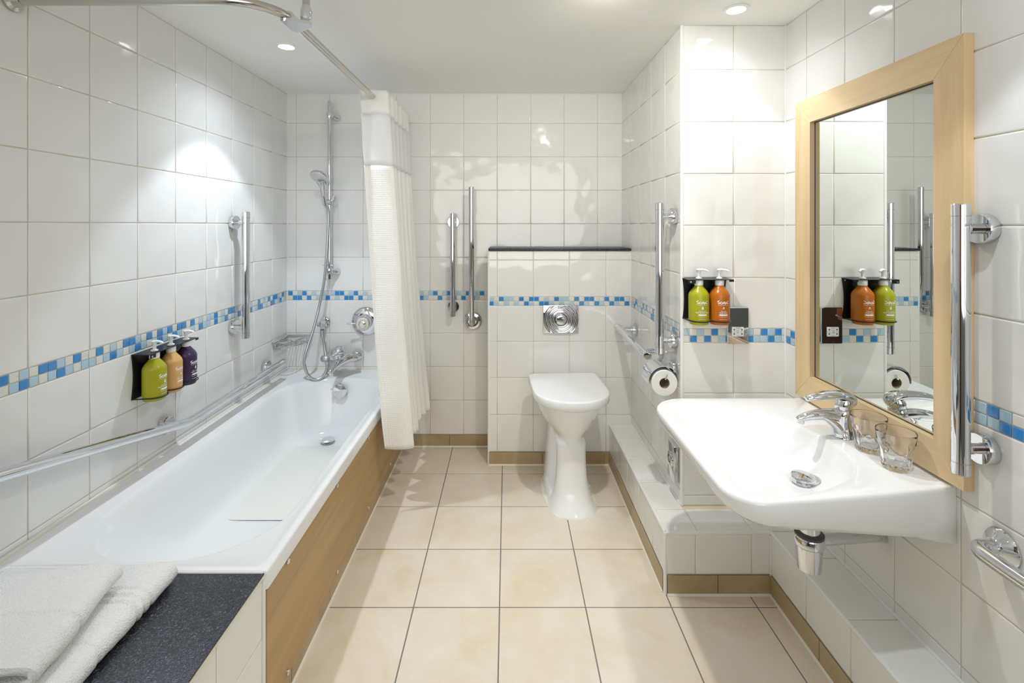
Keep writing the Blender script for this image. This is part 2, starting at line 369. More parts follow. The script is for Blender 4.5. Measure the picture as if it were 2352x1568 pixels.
# low boxings
PZ = .223; PX = .562; SY = 1.743; RX = .942
pa = shell('wall_boxing_alcove', [(PX+G, XS+.02, SY+.02, CY+.02, 0, PZ-G)], M['grout'], 'low tiled boxing along the alcove wall')
ps = shell('wall_boxing_step', [(PX+G, XR, SY+G, YC+.02, 0, PZ-G-.0003)], M['grout'], 'low tiled step in front of the column')
pr_ = shell('wall_boxing_right', [(RX+G, XR+.02, .3, SY+.03, 0, PZ-G-.0006)], M['grout'], 'low tiled boxing under the basin')
sy = [2.488, 2.286, 2.084, 1.886]
tiles(pa, '-x', PX, sy, [], (SY+.006, CY), (.072, PZ-.008), M['tile'])
tiles(pa, 'z', PZ, [], sy, (PX+.008, XS), (1.886, CY), M['tile'])
tiles(ps, '-y', SY, [.673, .874], [], (PX+.008, RX-.002), (.072, PZ-.008), M['tile'])
tiles(ps, 'z', PZ, [.684, .883], [], (PX+.008, XR), (SY+.008, 1.886), M['tile'], blocked=[])
ry = [1.538, 1.339, 1.139, .939, .739, .539]
tiles(pr_, '-x', RX, ry, [], (.3, SY-.002), (.072, PZ-.008), M['tile'])
tiles(pr_, 'z', PZ, [], [1.608, 1.3576, 1.107, .857, .607], (RX+.008, XR), (.3, SY+.004), M['tile'])
# floor tiles
tiles(fl, 'z', 0, cuts(-.0266, .2975, -.63, RX), cuts(1.6856, .302, -.2, YB), (-.625, RX+.01), (-.1, YB), M['floor'],
      blocked=[(CX0, 2, CY, 3), (PX, 2, SY, 3)], gap=.0042, ch=.002, wob=.0006)
MB().box(-.625, RX, YF, -.1, -.02, 0).build('floor_panel', M['floor'], fl)
# skirtings
def skirt(name, ax, plane, cs, ur, label):
    U, V, N = AX[ax]
    o = empty(name, label=label, kind='structure')
    tiles(o, ax, plane, cs, [], ur, (.002, .0715), M['skirt'], gap=.003, ch=.0015, lift=0.003)
    b = MB()
    a, c = ur
    if ax == '-y': b.box(a, c, plane, plane+.006, 0, .0710)
    elif ax == 'x': b.box(plane-.006, plane, a, c, 0, .0710)
    else: b.box(plane, plane+.006, a, c, 0, .0710)
    b.build('bedding', M['floorgrout'], o)
    b = MB(); r = .0055
    if ax == '-y': b.prism([(a, plane-.003)], 'z', 0, 0) if False else b.cyl((a, plane-.003, .001), (c, plane-.003, .001), r, 8)
    elif ax == 'x': b.cyl((plane+.003, a, .001), (plane+.003, c, .001), r, 8)
    else: b.cyl((plane-.003, a, .001), (plane-.003, c, .001), r, 8)
    b.build('silicone_seal', M['silicone'], o); return o
skirt('baseboard_back', '-y', YB-.001, [-.344], (-.62, CX0), 'tan stone skirting under the far wall')
skirt('baseboard_cistern', '-y', CY-.001, [.193, .535], (CX0+.004, PX), 'tan stone skirting under the cistern box')
skirt('baseboard_alcove', '-x', PX-.001, [2.36, 2.05], (SY+.01, CY), 'tan stone skirting under the alcove boxing')
skirt('baseboard_step', '-y', SY-.001, [.752], (PX+.01, RX), 'tan stone skirting under the step')
skirt('baseboard_right', '-x', RX-.001, [1.467, 1.163, .86, .56], (.3, SY-.004), 'tan stone skirting under the right boxing')
skirt('baseboard_bath', 'x', -.622, cuts(1.40, .305, .5, YB), (.5, YB), 'tan stone skirting under the wooden bath panel')
# white tile trims
TR = [0]
def trim(a, b, r=.0055, lab='white edge trim on the tiled boxing'):
    TR[0] += 1
    o = MB().cyl(a, b, r, 10).build('trim_%d' % TR[0], M['trim']); tag(o, lab, kind='structure')
trim((PX+.004, SY+.004, 0), (PX+.004, SY+.004, PZ-.003), .0065, 'upright white trim on the corner of the step')
trim((PX+.005, SY+.004, PZ-.005), (PX+.005, CY, PZ-.005), .0065, 'white trim along the alcove boxing')
trim((PX+.004, SY+.005, PZ-.005), (RX+.004, SY+.005, PZ-.005), .0065, 'white trim along the step front')
trim((RX+.005, SY+.006, PZ-.005), (RX+.005, .3, PZ-.005), .0065, 'white trim along the right boxing')
trim((RX, SY, 0), (RX, SY, PZ-.01), .004, 'white seal in the inner corner of the step')
trim((CX0+.004, CY+.004, 0), (CX0+.004, CY+.004, 1.178), .0065, 'upright white trim on the cistern box corner')
trim((XS+.004, YC+.004, PZ), (XS+.004, YC+.004, CEIL), .0075, 'upright white trim on the column corner')
trim((XL, YB, RIM), (XL, YB, CEIL), .004, 'white seal in the corner above the bath')
trim((XS, YB, 1.19), (XS, YB, CEIL), .004, 'white seal in the far alcove corner')
trim((XS, CY, PZ), (XS, CY, 1.178), .004, 'white seal between cistern box and alcove')
trim((XR, YC, PZ), (XR, YC, CEIL), .004, 'white seal between column and mirror wall')
trim((XL, YB-.001, CEIL-.001), (XS, YB-.001, CEIL-.001), .004, 'white bead where far wall meets ceiling')
trim((XS, YC+.002, PZ+.002), (XS, CY, PZ+.002), .005, 'white seal where alcove wall meets boxing')
trim((XR, .3, PZ+.002), (XR, YC, PZ+.002), .005, 'white seal where mirror wall meets boxing')
# bath end plinth below the ledge
we = shell('wall_bath_end', [(XL, -.609-G, .3, 1.215, 0, .444)], M['grout'], 'tiled plinth under the dark ledge')
tiles(we, 'x', -.609, [1.0226, .824, .626, .428], [.292, .092], (.3, 1.212), (.072, .4445), M['tile'])
trim((-.612, 1.219, 0), (-.612, 1.219, .44), .0075, 'upright white trim between plinth and bath panel')

# ------------------------------------------------------------------ bath
bath = empty('bathtub', (-.957, 2.064, 0), label='long white bathtub set against the tiled left wall', cat='bathtub')
bath.location = (0, 0, 0)
def BR(x0, x1, y0, y1, r, z): return rrect((x0+x1)/2, (y0+y1)/2, (x1-x0)/2, (y1-y0)/2, r, z, 12, 10)
ox0, ox1, oy0, oy1 = XL+.001, -.600, 1.218, YB-.001
b = MB(); b.rings([
    BR(ox0, ox1, oy0, oy1, .012, .408), BR(ox0, ox1, oy0, oy1, .012, .448), BR(ox0+.002, ox1-.002, oy0+.002, oy1-.002, .012, .453), BR(ox0+.006, ox1-.006, oy0+.006, oy1-.006, .012, .455),
    BR(ox0+.024, ox1-.024, oy0+.024, oy1-.024, .02, .4545), BR(ox0+.031, ox1-.029, oy0+.029, oy1-.029, .025, .450),
    BR(-1.225, -.652, 1.262, 2.800, .25, .446), BR(-1.219, -.658, 1.270, 2.795, .25, .443), BR(-1.213, -.664, 1.282, 2.788, .25, .434), BR(-1.207, -.669, 1.30, 2.780, .245, .415),
    BR(-1.196, -.682, 1.37, 2.762, .24, .34), BR(-1.186, -.695, 1.47, 2.742, .23, .26), BR(-1.172, -.712, 1.56, 2.722, .21, .20),
    BR(-1.158, -.727, 1.62, 2.70, .19, .172), BR(-1.135, -.75, 1.67, 2.675, .17, .158), BR(-1.10, -.785, 1.72, 2.64, .15, .152), BR(-1.02, -.87, 1.9, 2.5, .07, .150)], cap0=False)
b.build('shell', M['acrylic'], bath, sharp=50)
b = MB(); b.rings([BR(-1.125, -.78, 1.93, 2.575, .04, .1535), BR(-1.12, -.785, 1.935, 2.57, .04, .1555)], cap0=False)
o = b.build('grip_surface', M['grip'], bath); tag(o, 'faint cream non-slip patch on the bath floor')
b = MB().lathe([(.030, 0), (.030, .003), (.022, .004)], (-.965, 2.62, .155)); b.lathe([(.035, .010), (.037, .012), (.036, .016), (.02, .019), (.003, .0195)], (-.965, 2.62, .155)); b.lathe([(.008, 0), (.008, .012)], (-.965, 2.62, .155))
tag(b.build('drain_plug', M['chrome'], bath), 'round chrome pop-up plug')
b = MB().lathe([(.036, 0), (.040, .003), (.040, .016), (.036, .021), (.006, .023)], (-.945, 2.765, .382), (0, -1, .16), 32); b.cyl((-.978, 2.752, .392), (-.995, 2.750, .394), .004, 8)
tag(b.build('overflow_cover', M['chrome'], bath), 'round chrome overflow disc')
# caulk along the wall
b = MB().cyl((XL+.0065, 1.22, RIM+.001), (XL+.0065, YB-.008, RIM+.001), .006, 8); b.cyl((XL+.005, YB-.007, RIM+.001), (-.6, YB-.007, RIM+.001), .006, 8); b.cyl((XL+.004, 1.214, RIM), (-.607, 1.214, RIM), .003, 8)
b.build('silicone_seal', M['silicone'], bath)
bp_ = empty('bath_surround', label='beech-coloured wooden side panel below the bath rim', cat='bath surround')
MB().box(-.620, -.607, 1.232, 2.905, .073, .436, .0015).build('board', M['panel'], bp_)
for yy in (1.344, 1.735, 2.126, 2.517):
    for zz in (.394, .088):
        MB().lathe([(.0075, -.001), (.0075, .004), (.006, .006)], (-.607, yy, zz), (1, 0, 0), 14).build('screw_cap', M['chrome'], bp_)
ledge = MB().box(XL+.001, -.604, .3, 1.2135, .4505, RIM, .0015, 2).build('ledge', M['laminate']); tag(ledge, 'dark speckled laminate ledge at the near end of the bath', 'ledge')
b = MB().box(-.612, -.603, .3, 1.2145, .446, .4505).build('edge_strip', M['cream'], ledge)

# ------------------------------------------------------------------ towels
def towel(name, label, path, half_t, y0, y1, loc, rz, grooves, seed):
    """a thick sheet: path is the folded centre line in XZ, swept along Y"""
    P = smooth_path([(x, 0, z) for x, z in path], 7); n = len(P); prof = []
    T = [(P[min(i+1, n-1)]-P[max(i-1, 0)]).normalized() for i in range(n)]; Nn = [Vector((-t.z, 0, t.x)) for t in T]
    prof = [P[i]+Nn[i]*half_t for i in range(n)]
    e = P[-1]; t = T[-1]
    prof += [e+t*half_t*.7+Nn[-1]*half_t*.7, e+t*half_t, e+t*half_t*.7-Nn[-1]*half_t*.7]
    prof += [P[i]-Nn[i]*half_t for i in range(n-1, -1, -1)]
    s = P[0]; t = T[0]; prof += [s-t*half_t*.7-Nn[0]*half_t*.7, s-t*half_t, s-t*half_t*.7+Nn[0]*half_t*.7]
    K = 230; rs = []; m = len(prof)
    c = Vector((sum(q.x for q in prof)/m, 0, sum(q.z for q in prof)/m))
    for k in range(K+1):
        u = k/K; y = y0+(y1-y0)*u; e_ = min(u, 1-u)*(y1-y0); pinch = 1-.5*max(0, 1-e_/.012)**2
        ring = []
        for j, q in enumerate(prof):
            nn = (prof[(j+1) % m]-prof[j-1]); nn = Vector((nn.z, 0, -nn.x)); nn.normalize()
            d = 0
            for (gy, amp, wd) in grooves:
                yy = y+.10*(q.x-c.x)**2*8
                d -= amp*math.exp(-((yy-gy)/wd)**2)
            nz = noise.noise(Vector((q.x*9+seed, y*9, q.z*9)))*.005+noise.noise(Vector((q.x*60, y*60+seed, q.z*60)))*.0011
            sc = 1.0
            pt = q+nn*(-d if False else d)*(-1)*(-1)+nn*nz
            zz = c.z+(pt.z-c.z)*(0.86+.14*pinch) if e_ < .012 else pt.z
            ring.append((pt.x, y+.012*noise.noise(Vector((q.x*8, seed, 3)))*(1 if u > .5 else -1)*(1-4*u*(1-u)), max(zz, .0006)))
        rs.append(ring)
    mb = MB().rings(rs); o = mb.build(name, M['towel'], sharp=180); o.location = loc; o.rotation_euler = (0, 0, rz); return tag(o, label, 'towel', 'folded white towels on the dark ledge')
towel('towel', 'white folded terry towel lying flat on the dark ledge, lower of the two',
      [(-.20, .012), (-.02, .012), (.12, .012), (.168, .014), (.182, .024), (.168, .037), (.12, .038), (-.02, .037), (-.20, .036)], .0115, -.24, .165, (-.985, 1.01, RIM), math.radians(3),
      [(.045, -.0045, .0045), (.066, -.0045, .0045), (.087, -.0045, .0045), (-.06, -.003, .005)], 1.3)
towel('towel', 'white folded terry towel laid on top of the other, upper of the two',
      [(.02, .026), (-.08, .025), (-.148, .013), (-.10, .010), (.00, .011), (.085, .012), (.112, .024), (.098, .041), (.04, .046), (-.05, .046), (-.13, .040), (-.160, .026), (-.166, .014)], .0078, -.140, .125, (-.965, .962, RIM+.051), math.radians(12),
      [(-.005, -.004, .005)], 5.1)

# ------------------------------------------------------------------ curtain rail and curtain
RZ = 1.914; RXX = -.622
rail = empty('curtain_rail', label='bent metal shower curtain rail hung below the ceiling', cat='curtain rail')
pts = [(RXX, YB-.002, RZ), (RXX, 2.4, RZ), (RXX, 1.9, RZ), (RXX, 1.42, RZ)]
R_ = .13
for i in range(1, 11):
    a = PI/2*i/10; pts.append((RXX-R_+R_*math.cos(a), 1.42-R_*math.sin(a), RZ))
pts += [(-1.0, 1.29, RZ), (XL+.002, 1.29, RZ)]
MB().tube(pts, .0125, 16).build('rail', M['rail'], rail)
for (x, y, d) in ((RXX, YB, (0, -1, 0)), (XL, 1.29, (1, 0, 0))): MB().lathe([(.028, 0), (.028, .008), (.018, .012), (.0145, .03)], (x, y, RZ), d).build('wall_flange', M['rail'], rail)
px_, py_ = -.578, 1.402
MB().cyl((px_, py_, RZ+.03), (px_, py_, CEIL), .0105, 16).build('ceiling_post', M['rail'], rail)
b = MB().lathe([(.0150, 0), (.0158, .006), (.0158, .030), (.0115, .040)], (px_, py_, RZ-.004), (0, 0, 1), 18); b.cyl((px_+.014, py_-.003, RZ+.016), (px_+.019, py_-.004, RZ+.016), .003, 8)
b.prism([(RXX-.015, 1.37), (RXX+.012, 1.37), (px_+.012, py_-.012), (px_+.016, py_), (px_+.012, py_+.012), (RXX+.012, 1.45), (RXX-.008, 1.455), (RXX-.015, 1.44)], 'z', RZ-.020, RZ-.0115)
b.lathe([(.0155, 0), (.0155, .06)], (RXX, 1.385, RZ), (0, 1, 0), 18)
tag(b.build('support_bracket', M['chrome'], rail), 'shiny clamp joining rail to ceiling post')
cur = empty('shower_curtain', label='white waffle shower curtain drawn back at the foot of the bath', cat='shower curtain')
def curtain(name, za, zb, m, nz, off=0.0):
    NP = 264; rs = []; L = [0.0]; pv = None
    for j in range(NP+1):
        ph = 12.6*PI*j/NP; q = math.cos(ph+PI); q = math.tanh(2.1*q)/math.tanh(2.1)
        pv2 = (q*.062, 2.235+.0435*ph/PI)
        if pv: L.append(L[-1]+math.dist(pv, pv2))
        pv = pv2
    me_v = []; 
    for i in range(nz+1):
        z = za+(zb-za)*i/nz; s = (1.945-z)/1.65
        for j in range(NP+1):
            ph = 12.6*PI*j/NP; q = math.cos(ph+PI); k = 2.1-1.5*s; q = math.tanh(k*q)/math.tanh(k)
            amp = .060+.004*s+.006*math.sin(3*s+ph*.31)*s
            ctr = -.614+.075*s+.035*s*s+.010*s*math.sin(ph*.22+1)
            y = 2.235+.0435*ph/PI*(1-.02*s)+.006*math.sin(ph*2+1.2)*(.4+.6*s)+.012*s*math.sin(ph*.5+5*s)
            x = ctr+q*amp+.004*noise.noise(Vector((ph*.9, z*5, 2)))
            zz = z
            if i == nz and zb < .4: zz = z
            y += .004*noise.noise(Vector((ph*.7, z*4, 7)))
            me_v.append((x, y, zz+(-.02*math.sin(ph*.45) if zb < .4 else 0)*max(0, (s-.8)/.2)))
    fs = [(i*(NP+1)+j, i*(NP+1)+j+1, (i+1)*(NP+1)+j+1, (i+1)*(NP+1)+j) for i in range(nz) for j in range(NP)]
    me = bpy.data.meshes.new(name); me.from_pydata(me_v, [], fs)
    uvl = me.uv_layers.new(name='UVMap')
    for lp in me.loops:
        vi = lp.vertex_index; uvl.data[lp.index].uv = (L[vi % (NP+1)], me_v[vi][2])
    for p_ in me.polygons: p_.use_smooth = True
    o = link(name, me, m, cur); md = o.modifiers.new('thickness', 'SOLIDIFY'); md.thickness = .0016; md.offset = 0
    return o
tag(curtain('top_hem', 1.945, 1.835, M['hem'], 6), 'plain white hem around the rail')
tag(curtain('sheer_panel', 1.835, 1.595, M['sheer'], 8), 'see-through pale grey panel')
tag(curtain('waffle_cloth', 1.597, .30, M['waffle'], 60), 'thick white waffle weave')
for k in range(13):
    MB().torus((RXX, 2.2585+.0435*k, RZ-.003), (0, 1, 0), .0185, .0022, 20, 6).build('ring', M['hem'], cur)

# ------------------------------------------------------------------ grab rails
def flange(b, c, d, r=.034, L=.06, stem=.0115):
    """wall disc with neck at wall point c pointing along d"""
    b.lathe([(r*.97, 0), (r, .002), (r, .020), (r*.96, .023), (stem+.002, .0232)], c, d, 28, cap0=True)
    b.lathe([(stem, .02), (stem, L)], c, d, 18)
    b.lathe([(stem+.0012, .036), (stem+.0012, .041)], c, d, 18)
    return b
def grab(name, label, path, flanges, r=.0175, group=None, caps=True):
    o = empty(name, label=label, cat='grab rail', group=group)
    MB().tube(path, r, 24).build('bar', M['chrome'], o)
    if caps:
        for a, c in ((path[0], path[1]), (path[-1], path[-2])):
            a = Vector(a); d = (a-Vector(c)).normalized()
            MB().lathe([(r*1.015, -.020), (r*1.015, .004), (r*.9, .0065), (r*.3, .007)], a, d, 24).build('end_cap', M['chrome'], o)
            MB().lathe([(r*1.002, -.023), (r*1.002, -.020)], a, d, 24).build('joint_ring', M['rail'], o)
    for c, d in flanges: flange(MB(), c, d).build('wall_flange', M['chrome'], o)
    return o
grab('grab_rail', 'upright chrome grab rail on the left wall above the bath', [(-1.2455, 2.325, 1.377), (-1.2455, 2.325, .787)],
     [((XL, 2.325, 1.332), (1, 0, 0)), ((XL, 2.325, .835), (1, 0, 0))])
grab('grab_rail', 'long cranked chrome grab rail running low along the left wall', smooth_path([(-1.25, 2.72, .556), (-1.25, 2.3, .551), (-1.25, 2.0, .549), (-1.25, 1.92, .549), (-1.25, 1.87, .556), (-1.25, 1.80, .572), (-1.25, 1.5, .638), (-1.25, 1.2, .703), (-1.25, .85, .779)], 5),
     [((XL, 2.633, .556), (1, 0, 0)), ((XL, 1.86, .558), (1, 0, 0)), ((XL, .93, .762), (1, 0, 0))])
grab('grab_rail', 'upright chrome grab rail on the far wall beside the curtain', [(-.319, 2.85, 1.382), (-.319, 2.85, .793)],
     [((-.319, YB, 1.338), (0, -1, 0)), ((-.319, YB, .838), (0, -1, 0))], r=.0155)
grab('grab_rail', 'upright chrome grab rail on the alcove wall above the toilet roll', [(.618, 1.978, 1.404), (.618, 1.978, .806)],
     [((XS, 1.978, 1.355), (-1, 0, 0)), ((XS, 1.978, .856), (-1, 0, 0))])
grab('grab_rail', 'level chrome grab rail on the alcove wall to the right of the toilet', [(.604, 2.655, .764), (.604, 2.105, .758)],
     [((XS, 2.582, .767), (-1, 0, 0)), ((XS, 2.16, .762), (-1, 0, 0))])
grab('grab_rail', 'large upright chrome grab rail at the near side of the mirror', [(1.030, 1.108, 1.362), (1.030, 1.108, .762)],
     [((XR, 1.108, 1.312), (-1, 0, 0)), ((XR, 1.108, .813), (-1, 0, 0))])
# low towel bar at the right edge
tb = empty('towel_bar', label='curved chrome bar low on the right wall below the basin', cat='towel bar')
zt = .612
MB().tube(smooth_path([(XR-.012, 1.072, zt), (1.048, 1.074, zt), (1.030, 1.060, zt), (1.026, 1.035, zt), (1.026, .95, zt), (1.026, .75, zt), (1.026, .62, zt), (1.030, .595, zt), (1.05, .585, zt), (XR-.012, .587, zt)], 6), .0165, 20).build('bar', M['chrome'], tb)
for yy in (1.072, .587): MB().lathe([(.040, 0), (.040, .004), (.034, .012), (.022, .018), (.019, .022)], (XR, yy, zt), (-1, 0, 0), 32).build('wall_flange', M['chrome'], tb)
# hinged support rail, folded up
hr = empty('hinged_support_rail', label='tall chrome fold-up support rail beside the cistern box', cat='support rail')
hx, hz = -.206, .752
b = MB().lathe([(.050, 0), (.054, .004), (.054, .012), (.047, .020), (.034, .022), (.032, .012), (.004, .011)], (hx, YB, hz), (0, -1, 0), 36); b.build('wall_plate', M['chrome'], hr)
b = MB().sph((hx, 2.862, hz), .021, .03, .022); b.cyl((hx-.024, 2.868, hz), (hx+.024, 2.868, hz), .013, 16); b.build('hinge', M['chrome'], hr)
MB().tube([(hx, 2.845, hz-.004), (hx, 2.835, hz+.02), (hx, 2.825, hz+.05), (hx, 2.80, 1.0), (hx, 2.80, 1.515)], .0155, 22, rad=[.010, .0145, .0155, .0155, .0155]).build('bar', M['chrome'], hr)
MB().lathe([(.0162, 0), (.0162, .022), (.013, .025)], (hx, 2.80, 1.515), (0, 0, 1), 22).build('end_cap', M['chrome'], hr)
MB().cyl((hx-.012, 2.80, 1.05), (hx-.012, 2.80, 1.055), .004, 8).build('stop_pin', M['dark'], hr)
MB().box(XS-.012, XS+.001, 2.045, 2.075, 1.24, 1.335, .004, 2).build('wall_box', M['plastic']); tag(bpy.data.objects['wall_box'], 'small white plastic box on the alcove wall behind the upright rail', 'wall box')

# ------------------------------------------------------------------ cistern shelf + flush plate
sh = MB().box(CX0+.002, XS-.001, CY-.012, YB-.001, 1.180, 1.193, .003, 2).build('cistern_shelf', M['laminate']); tag(sh, 'thin dark shelf on top of the tiled cistern box', 'shelf')
fp = empty('flush_plate', label='square chrome flush plate with ripple rings above the toilet', cat='flush plate')
fcx, fcz = .2945, .803
MB().box(fcx-.097, fcx+.097, CY-.009, CY+.001, fcz-.077, fcz+.077, .0025, 2).build('plate', M['chrome'], fp)
prof = []
for i in range(57):
    r = .020+.076*i/56; prof.append((r, .0038+.0035*math.cos((r-.020)/.0195*2*PI)))
# ripple rings clipped to the plate rectangle
rs = []; NA = 72
for r, h in prof:
    ring = []
    for j in range(NA):
        a = 2*PI*j/NA; x = r*math.cos(a); z = r*math.sin(a)
        ring.append((fcx+x, CY-.009-h, fcz+max(-.0735, min(.0735, z))))
    rs.append(ring)
MB().rings(rs, False, False).build('ripple_rings', M['chrome'], fp, sharp=60)
MB().lathe([(.030, 0), (.030, .007), (.026, .010), (.015, .0115), (.002, .012)], (fcx, CY-.011, fcz), (0, -1, 0), 36).build('button', M['chrome'], fp)
# push plate on the alcove wall
pp = empty('push_plate', label='small thick chrome plate with round button low beside the basin', cat='push plate')
MB().box(.658, XS+.001, 1.926, 2.006, .300, .444, .003, 2).build('plate', M['chrome'], pp)
MB().lathe([(.030, 0), (.030, .004), (.025, .007), (.010, .006), (.002, .005)], (.658, 1.966, .380), (-1, 0, 0), 28).build('button', M['chrome'], pp)

# ------------------------------------------------------------------ toilet
wcx = empty('toilet', (.300, 2.40, 0), math.radians(3.2), 'white ceramic toilet on a tall pedestal with its lid closed', 'toilet')
def ring_d(hw, yf, yb, z, n=48, e=2.2, sq=None):
    """closed outline: rounded front (towards -y), squarer back"""
    out = []; ym = yf+(yb-yf)*.55
    for j in range(n):
        a = 2*PI*j/n; c, s = math.cos(a), math.sin(a)
        if s < 0: k = e; hy = ym-yf
        else: k = sq or 3.5; hy = yb-ym
        x = hw*math.copysign(abs(c)**(2/k), c); y = ym+hy*math.copysign(abs(s)**(2/k), s)
        out.append((x, y, z))
    return out
b = MB()
def lean(z0, z1, n, f): return [f(z0+(z1-z0)*i/n) for i in range(n+1)]
def ped(z):
    t = z/.30; hw = .066+.048*math.exp(-z/.065)+.002*t; yf = -.128-.085*math.exp(-z/.075)
    return ring_d(hw, yf, -.035+.04*math.exp(-z/.05), z, e=2.4, sq=4)
b.rings(lean(0, .292, 14, ped)+[ring_d(.0685, -.1285, .06, .300), ring_d(.0705, -.130, .14, .309), ring_d(.082, -.141, .23, .330), ring_d(.101, -.157, .26, .350), ring_d(.119, -.171, .27, .372), ring_d(.136, -.188, .28, .400), ring_d(.148, -.203, .285, .427), ring_d(.157, -.217, .285, .453), ring_d(.163, -.229, .285, .476), ring_d(.165, -.233, .286, .486), ring_d(.160, -.228, .28, .488)])
def rear(z):
    t = min(z/.34, 1); return ring_d(.108-.040*t-.012*math.exp(-((z-.05)/.03)**2)*0, -.02+.06*t, .20, z, sq=5)
b.rings(lean(.05, .34, 10, rear))
b.rings([ring_d(.112, -.16, .19, 0), ring_d(.113, -.16, .19, .012), ring_d(.110, -.15, .19, .035), ring_d(.104, -.11, .19, .050), ring_d(.096, -.08, .19, .056)])
b.build('pan', M['ceramic'], wcx, sharp=50)
b = MB(); b.rings([ring_d(.128, -.222, .20, -.0005), ring_d(.127, -.220, .2, .003), ring_d(.115, -.208, .19, .006)]); b.build('silicone_seal', M['silicone'], wcx)
def lidring(hw, yf, yb, z, r=.03):
    out = []; ym = yf+.185
    n = 40
    for j in range(n+1):
        a = PI+PI*j/n; c, s = math.cos(a), math.sin(a)
        out.append((hw*math.copysign(abs(c)**(2/2.15), c), ym+(ym-yf)*math.copysign(abs(s)**(2/2.15), s), z))
    for j in range(9): a = PI/2*j/8; out.append((hw-r+r*math.cos(a), yb-r+r*math.sin(a), z))
    for j in range(9): a = PI/2+PI/2*j/8; out.append((-hw+r+r*math.cos(a), yb-r+r*math.sin(a), z))
    return out
b = MB(); b.rings([lidring(.165, -.234, .185, .489), lidring(.167, -.237, .186, .491), lidring(.167, -.237, .186, .498)]); b.build('seat', M['lid'], wcx)
b = MB(); b.rings([lidring(.168, -.236, .186, .4985), lidring(.178, -.248, .19, .499), lidring(.1803, -.2505, .191, .502), lidring(.1805, -.2508, .191, .531), lidring(.1795, -.2495, .190, .5345), lidring(.1770, -.2465, .188, .5362), lidring(.165, -.234, .180, .537), lidring(.10, -.13, .12, .5375)]); b.build('lid', M['lid'], wcx, sharp=50)
for s in (-1, 1): MB().cyl((s*.075-.022, .200, .512), (s*.075+.022, .200, .512), .011, 16, .002).build('hinge', M['chrome'], wcx)
for s in (-1, 1): MB().lathe([(.009, 0), (.008, .004), (.003, .006)], (s*.098, -.02, .046), (s*.6, -.3, .9), 14).build('screw_cap', M['plastic'], wcx)

# ------------------------------------------------------------------ toilet roll + holder
rx, rz_, ry0, ry1 = .6235, .694, 1.932, 2.034
th = empty('roll_holder', label='curved chrome toilet roll holder on the alcove wall', cat='roll holder')
def arcpts(r, a0, a1, n): return [(rx+r*math.cos(a0+(a1-a0)*i/n), rz_+r*math.sin(a0+(a1-a0)*i/n)) for i in range(n+1)]
a0, a1 = math.radians(28), math.radians(188)
poly = arcpts(.062, a0, a1, 20)+list(reversed(arcpts(.0605, a0, a1, 20)))
hc = MB().prism([(x+.003 if i < 0 else x, z+.004) for i, (x, z) in enumerate(poly)], 'y', ry0+.004, ry1+.006, True).build('cover', M['chrome'], th)
b = MB().box(XS-.016, XS+.001, 1.958, 2.012, .728, .765, .002, 2); b.cyl((XS-.010, 1.950, .742), (XS-.010, 2.020, .742), .004, 10); b.build('wall_bracket', M['chrome'], th)
MB().tube(smooth_path([(XS-.008, 2.045, .742), (XS-.03, 2.046, .735), (rx, 2.046, rz_+.016), (rx, 2.03, rz_+.016), (rx, 1.98, rz_+.016), (rx, 1.928, rz_+.016), (rx+.004, 1.925, rz_+.022), (rx+.009, 1.925, rz_+.036)], 5), .0022, 8).build('spindle', M['chrome'], th)
tr = empty('toilet_roll', (rx, ry0, rz_), label='white toilet roll hanging under the curved chrome cover', cat='toilet roll')
b = MB().lathe([(.0205, .001), (.050, 0), (.0515, .002), (.0518, .05), (.0515, .100), (.050, .102), (.0205, .101)], (0, 0, 0), (0, 1, 0), 48, False, False); b.build('paper', M['paper'], tr)
MB().lathe([(.0205, .0005), (.0205, .1015), (.0192, .1015), (.0192, .0005), (.0205, .0005)], (0, 0, 0), (0, 1, 0), 32, False, False).build('core', M['card'], tr)

# ------------------------------------------------------------------ mirror
mr = empty('mirror', label='tall oak framed mirror on the wall above the basin', cat='mirror')
mx0, mx1 = 1.066, XR-.0005; Y0, Y1, Z0, Z1 = 1.1386, 1.805, .6985, 1.769; i0, i1, j0, j1 = 1.220, 1.718, .786, 1.683
def member(poly, m, nm):
    b = MB(); q = [(p_[0], p_[1]) for p_ in poly]; c = (sum(a for a, _ in q)/4, sum(a for _, a in q)/4)
    ins = [(a+(c[0]-a)*.004, bb+(c[1]-bb)*.004) for a, bb in q]
    b.rings([[(mx1, *p_) for p_ in q], [(mx0+.001, *p_) for p_ in q], [(mx0, *p_) for p_ in ins]], smooth=False); b.build(nm, m, mr)
member([(Y0, Z0), (Y0, Z1), (i0, j1), (i0, j0)], M['oak_v'], 'frame_upright')
member([(Y1, Z0), (Y1, Z1), (i1, j1), (i1, j0)], M['oak_v'], 'frame_upright')
member([(Y0, Z1), (Y1, Z1), (i1, j1), (i0, j1)], M['oak_h'], 'frame_crosspiece')
member([(Y0, Z0), (Y1, Z0), (i1, j0), (i0, j0)], M['oak_h'], 'frame_crosspiece')
MB().box(1.0835, 1.0865, i0-.004, i1+.004, j0-.004, j1+.004).build('glass', M['mirror'], mr)
b = MB(); q = .003
for (a, c, d, e) in ((i0-.001, i0+q, j0, j1), (i1-q, i1+.001, j0, j1), (i0, i1, j0-.001, j0+q), (i0, i1, j1-q, j1+.001)): b.box(1.0822, 1.0834, a, c, d, e)
b.build('dark_seal', M['dark'], mr)

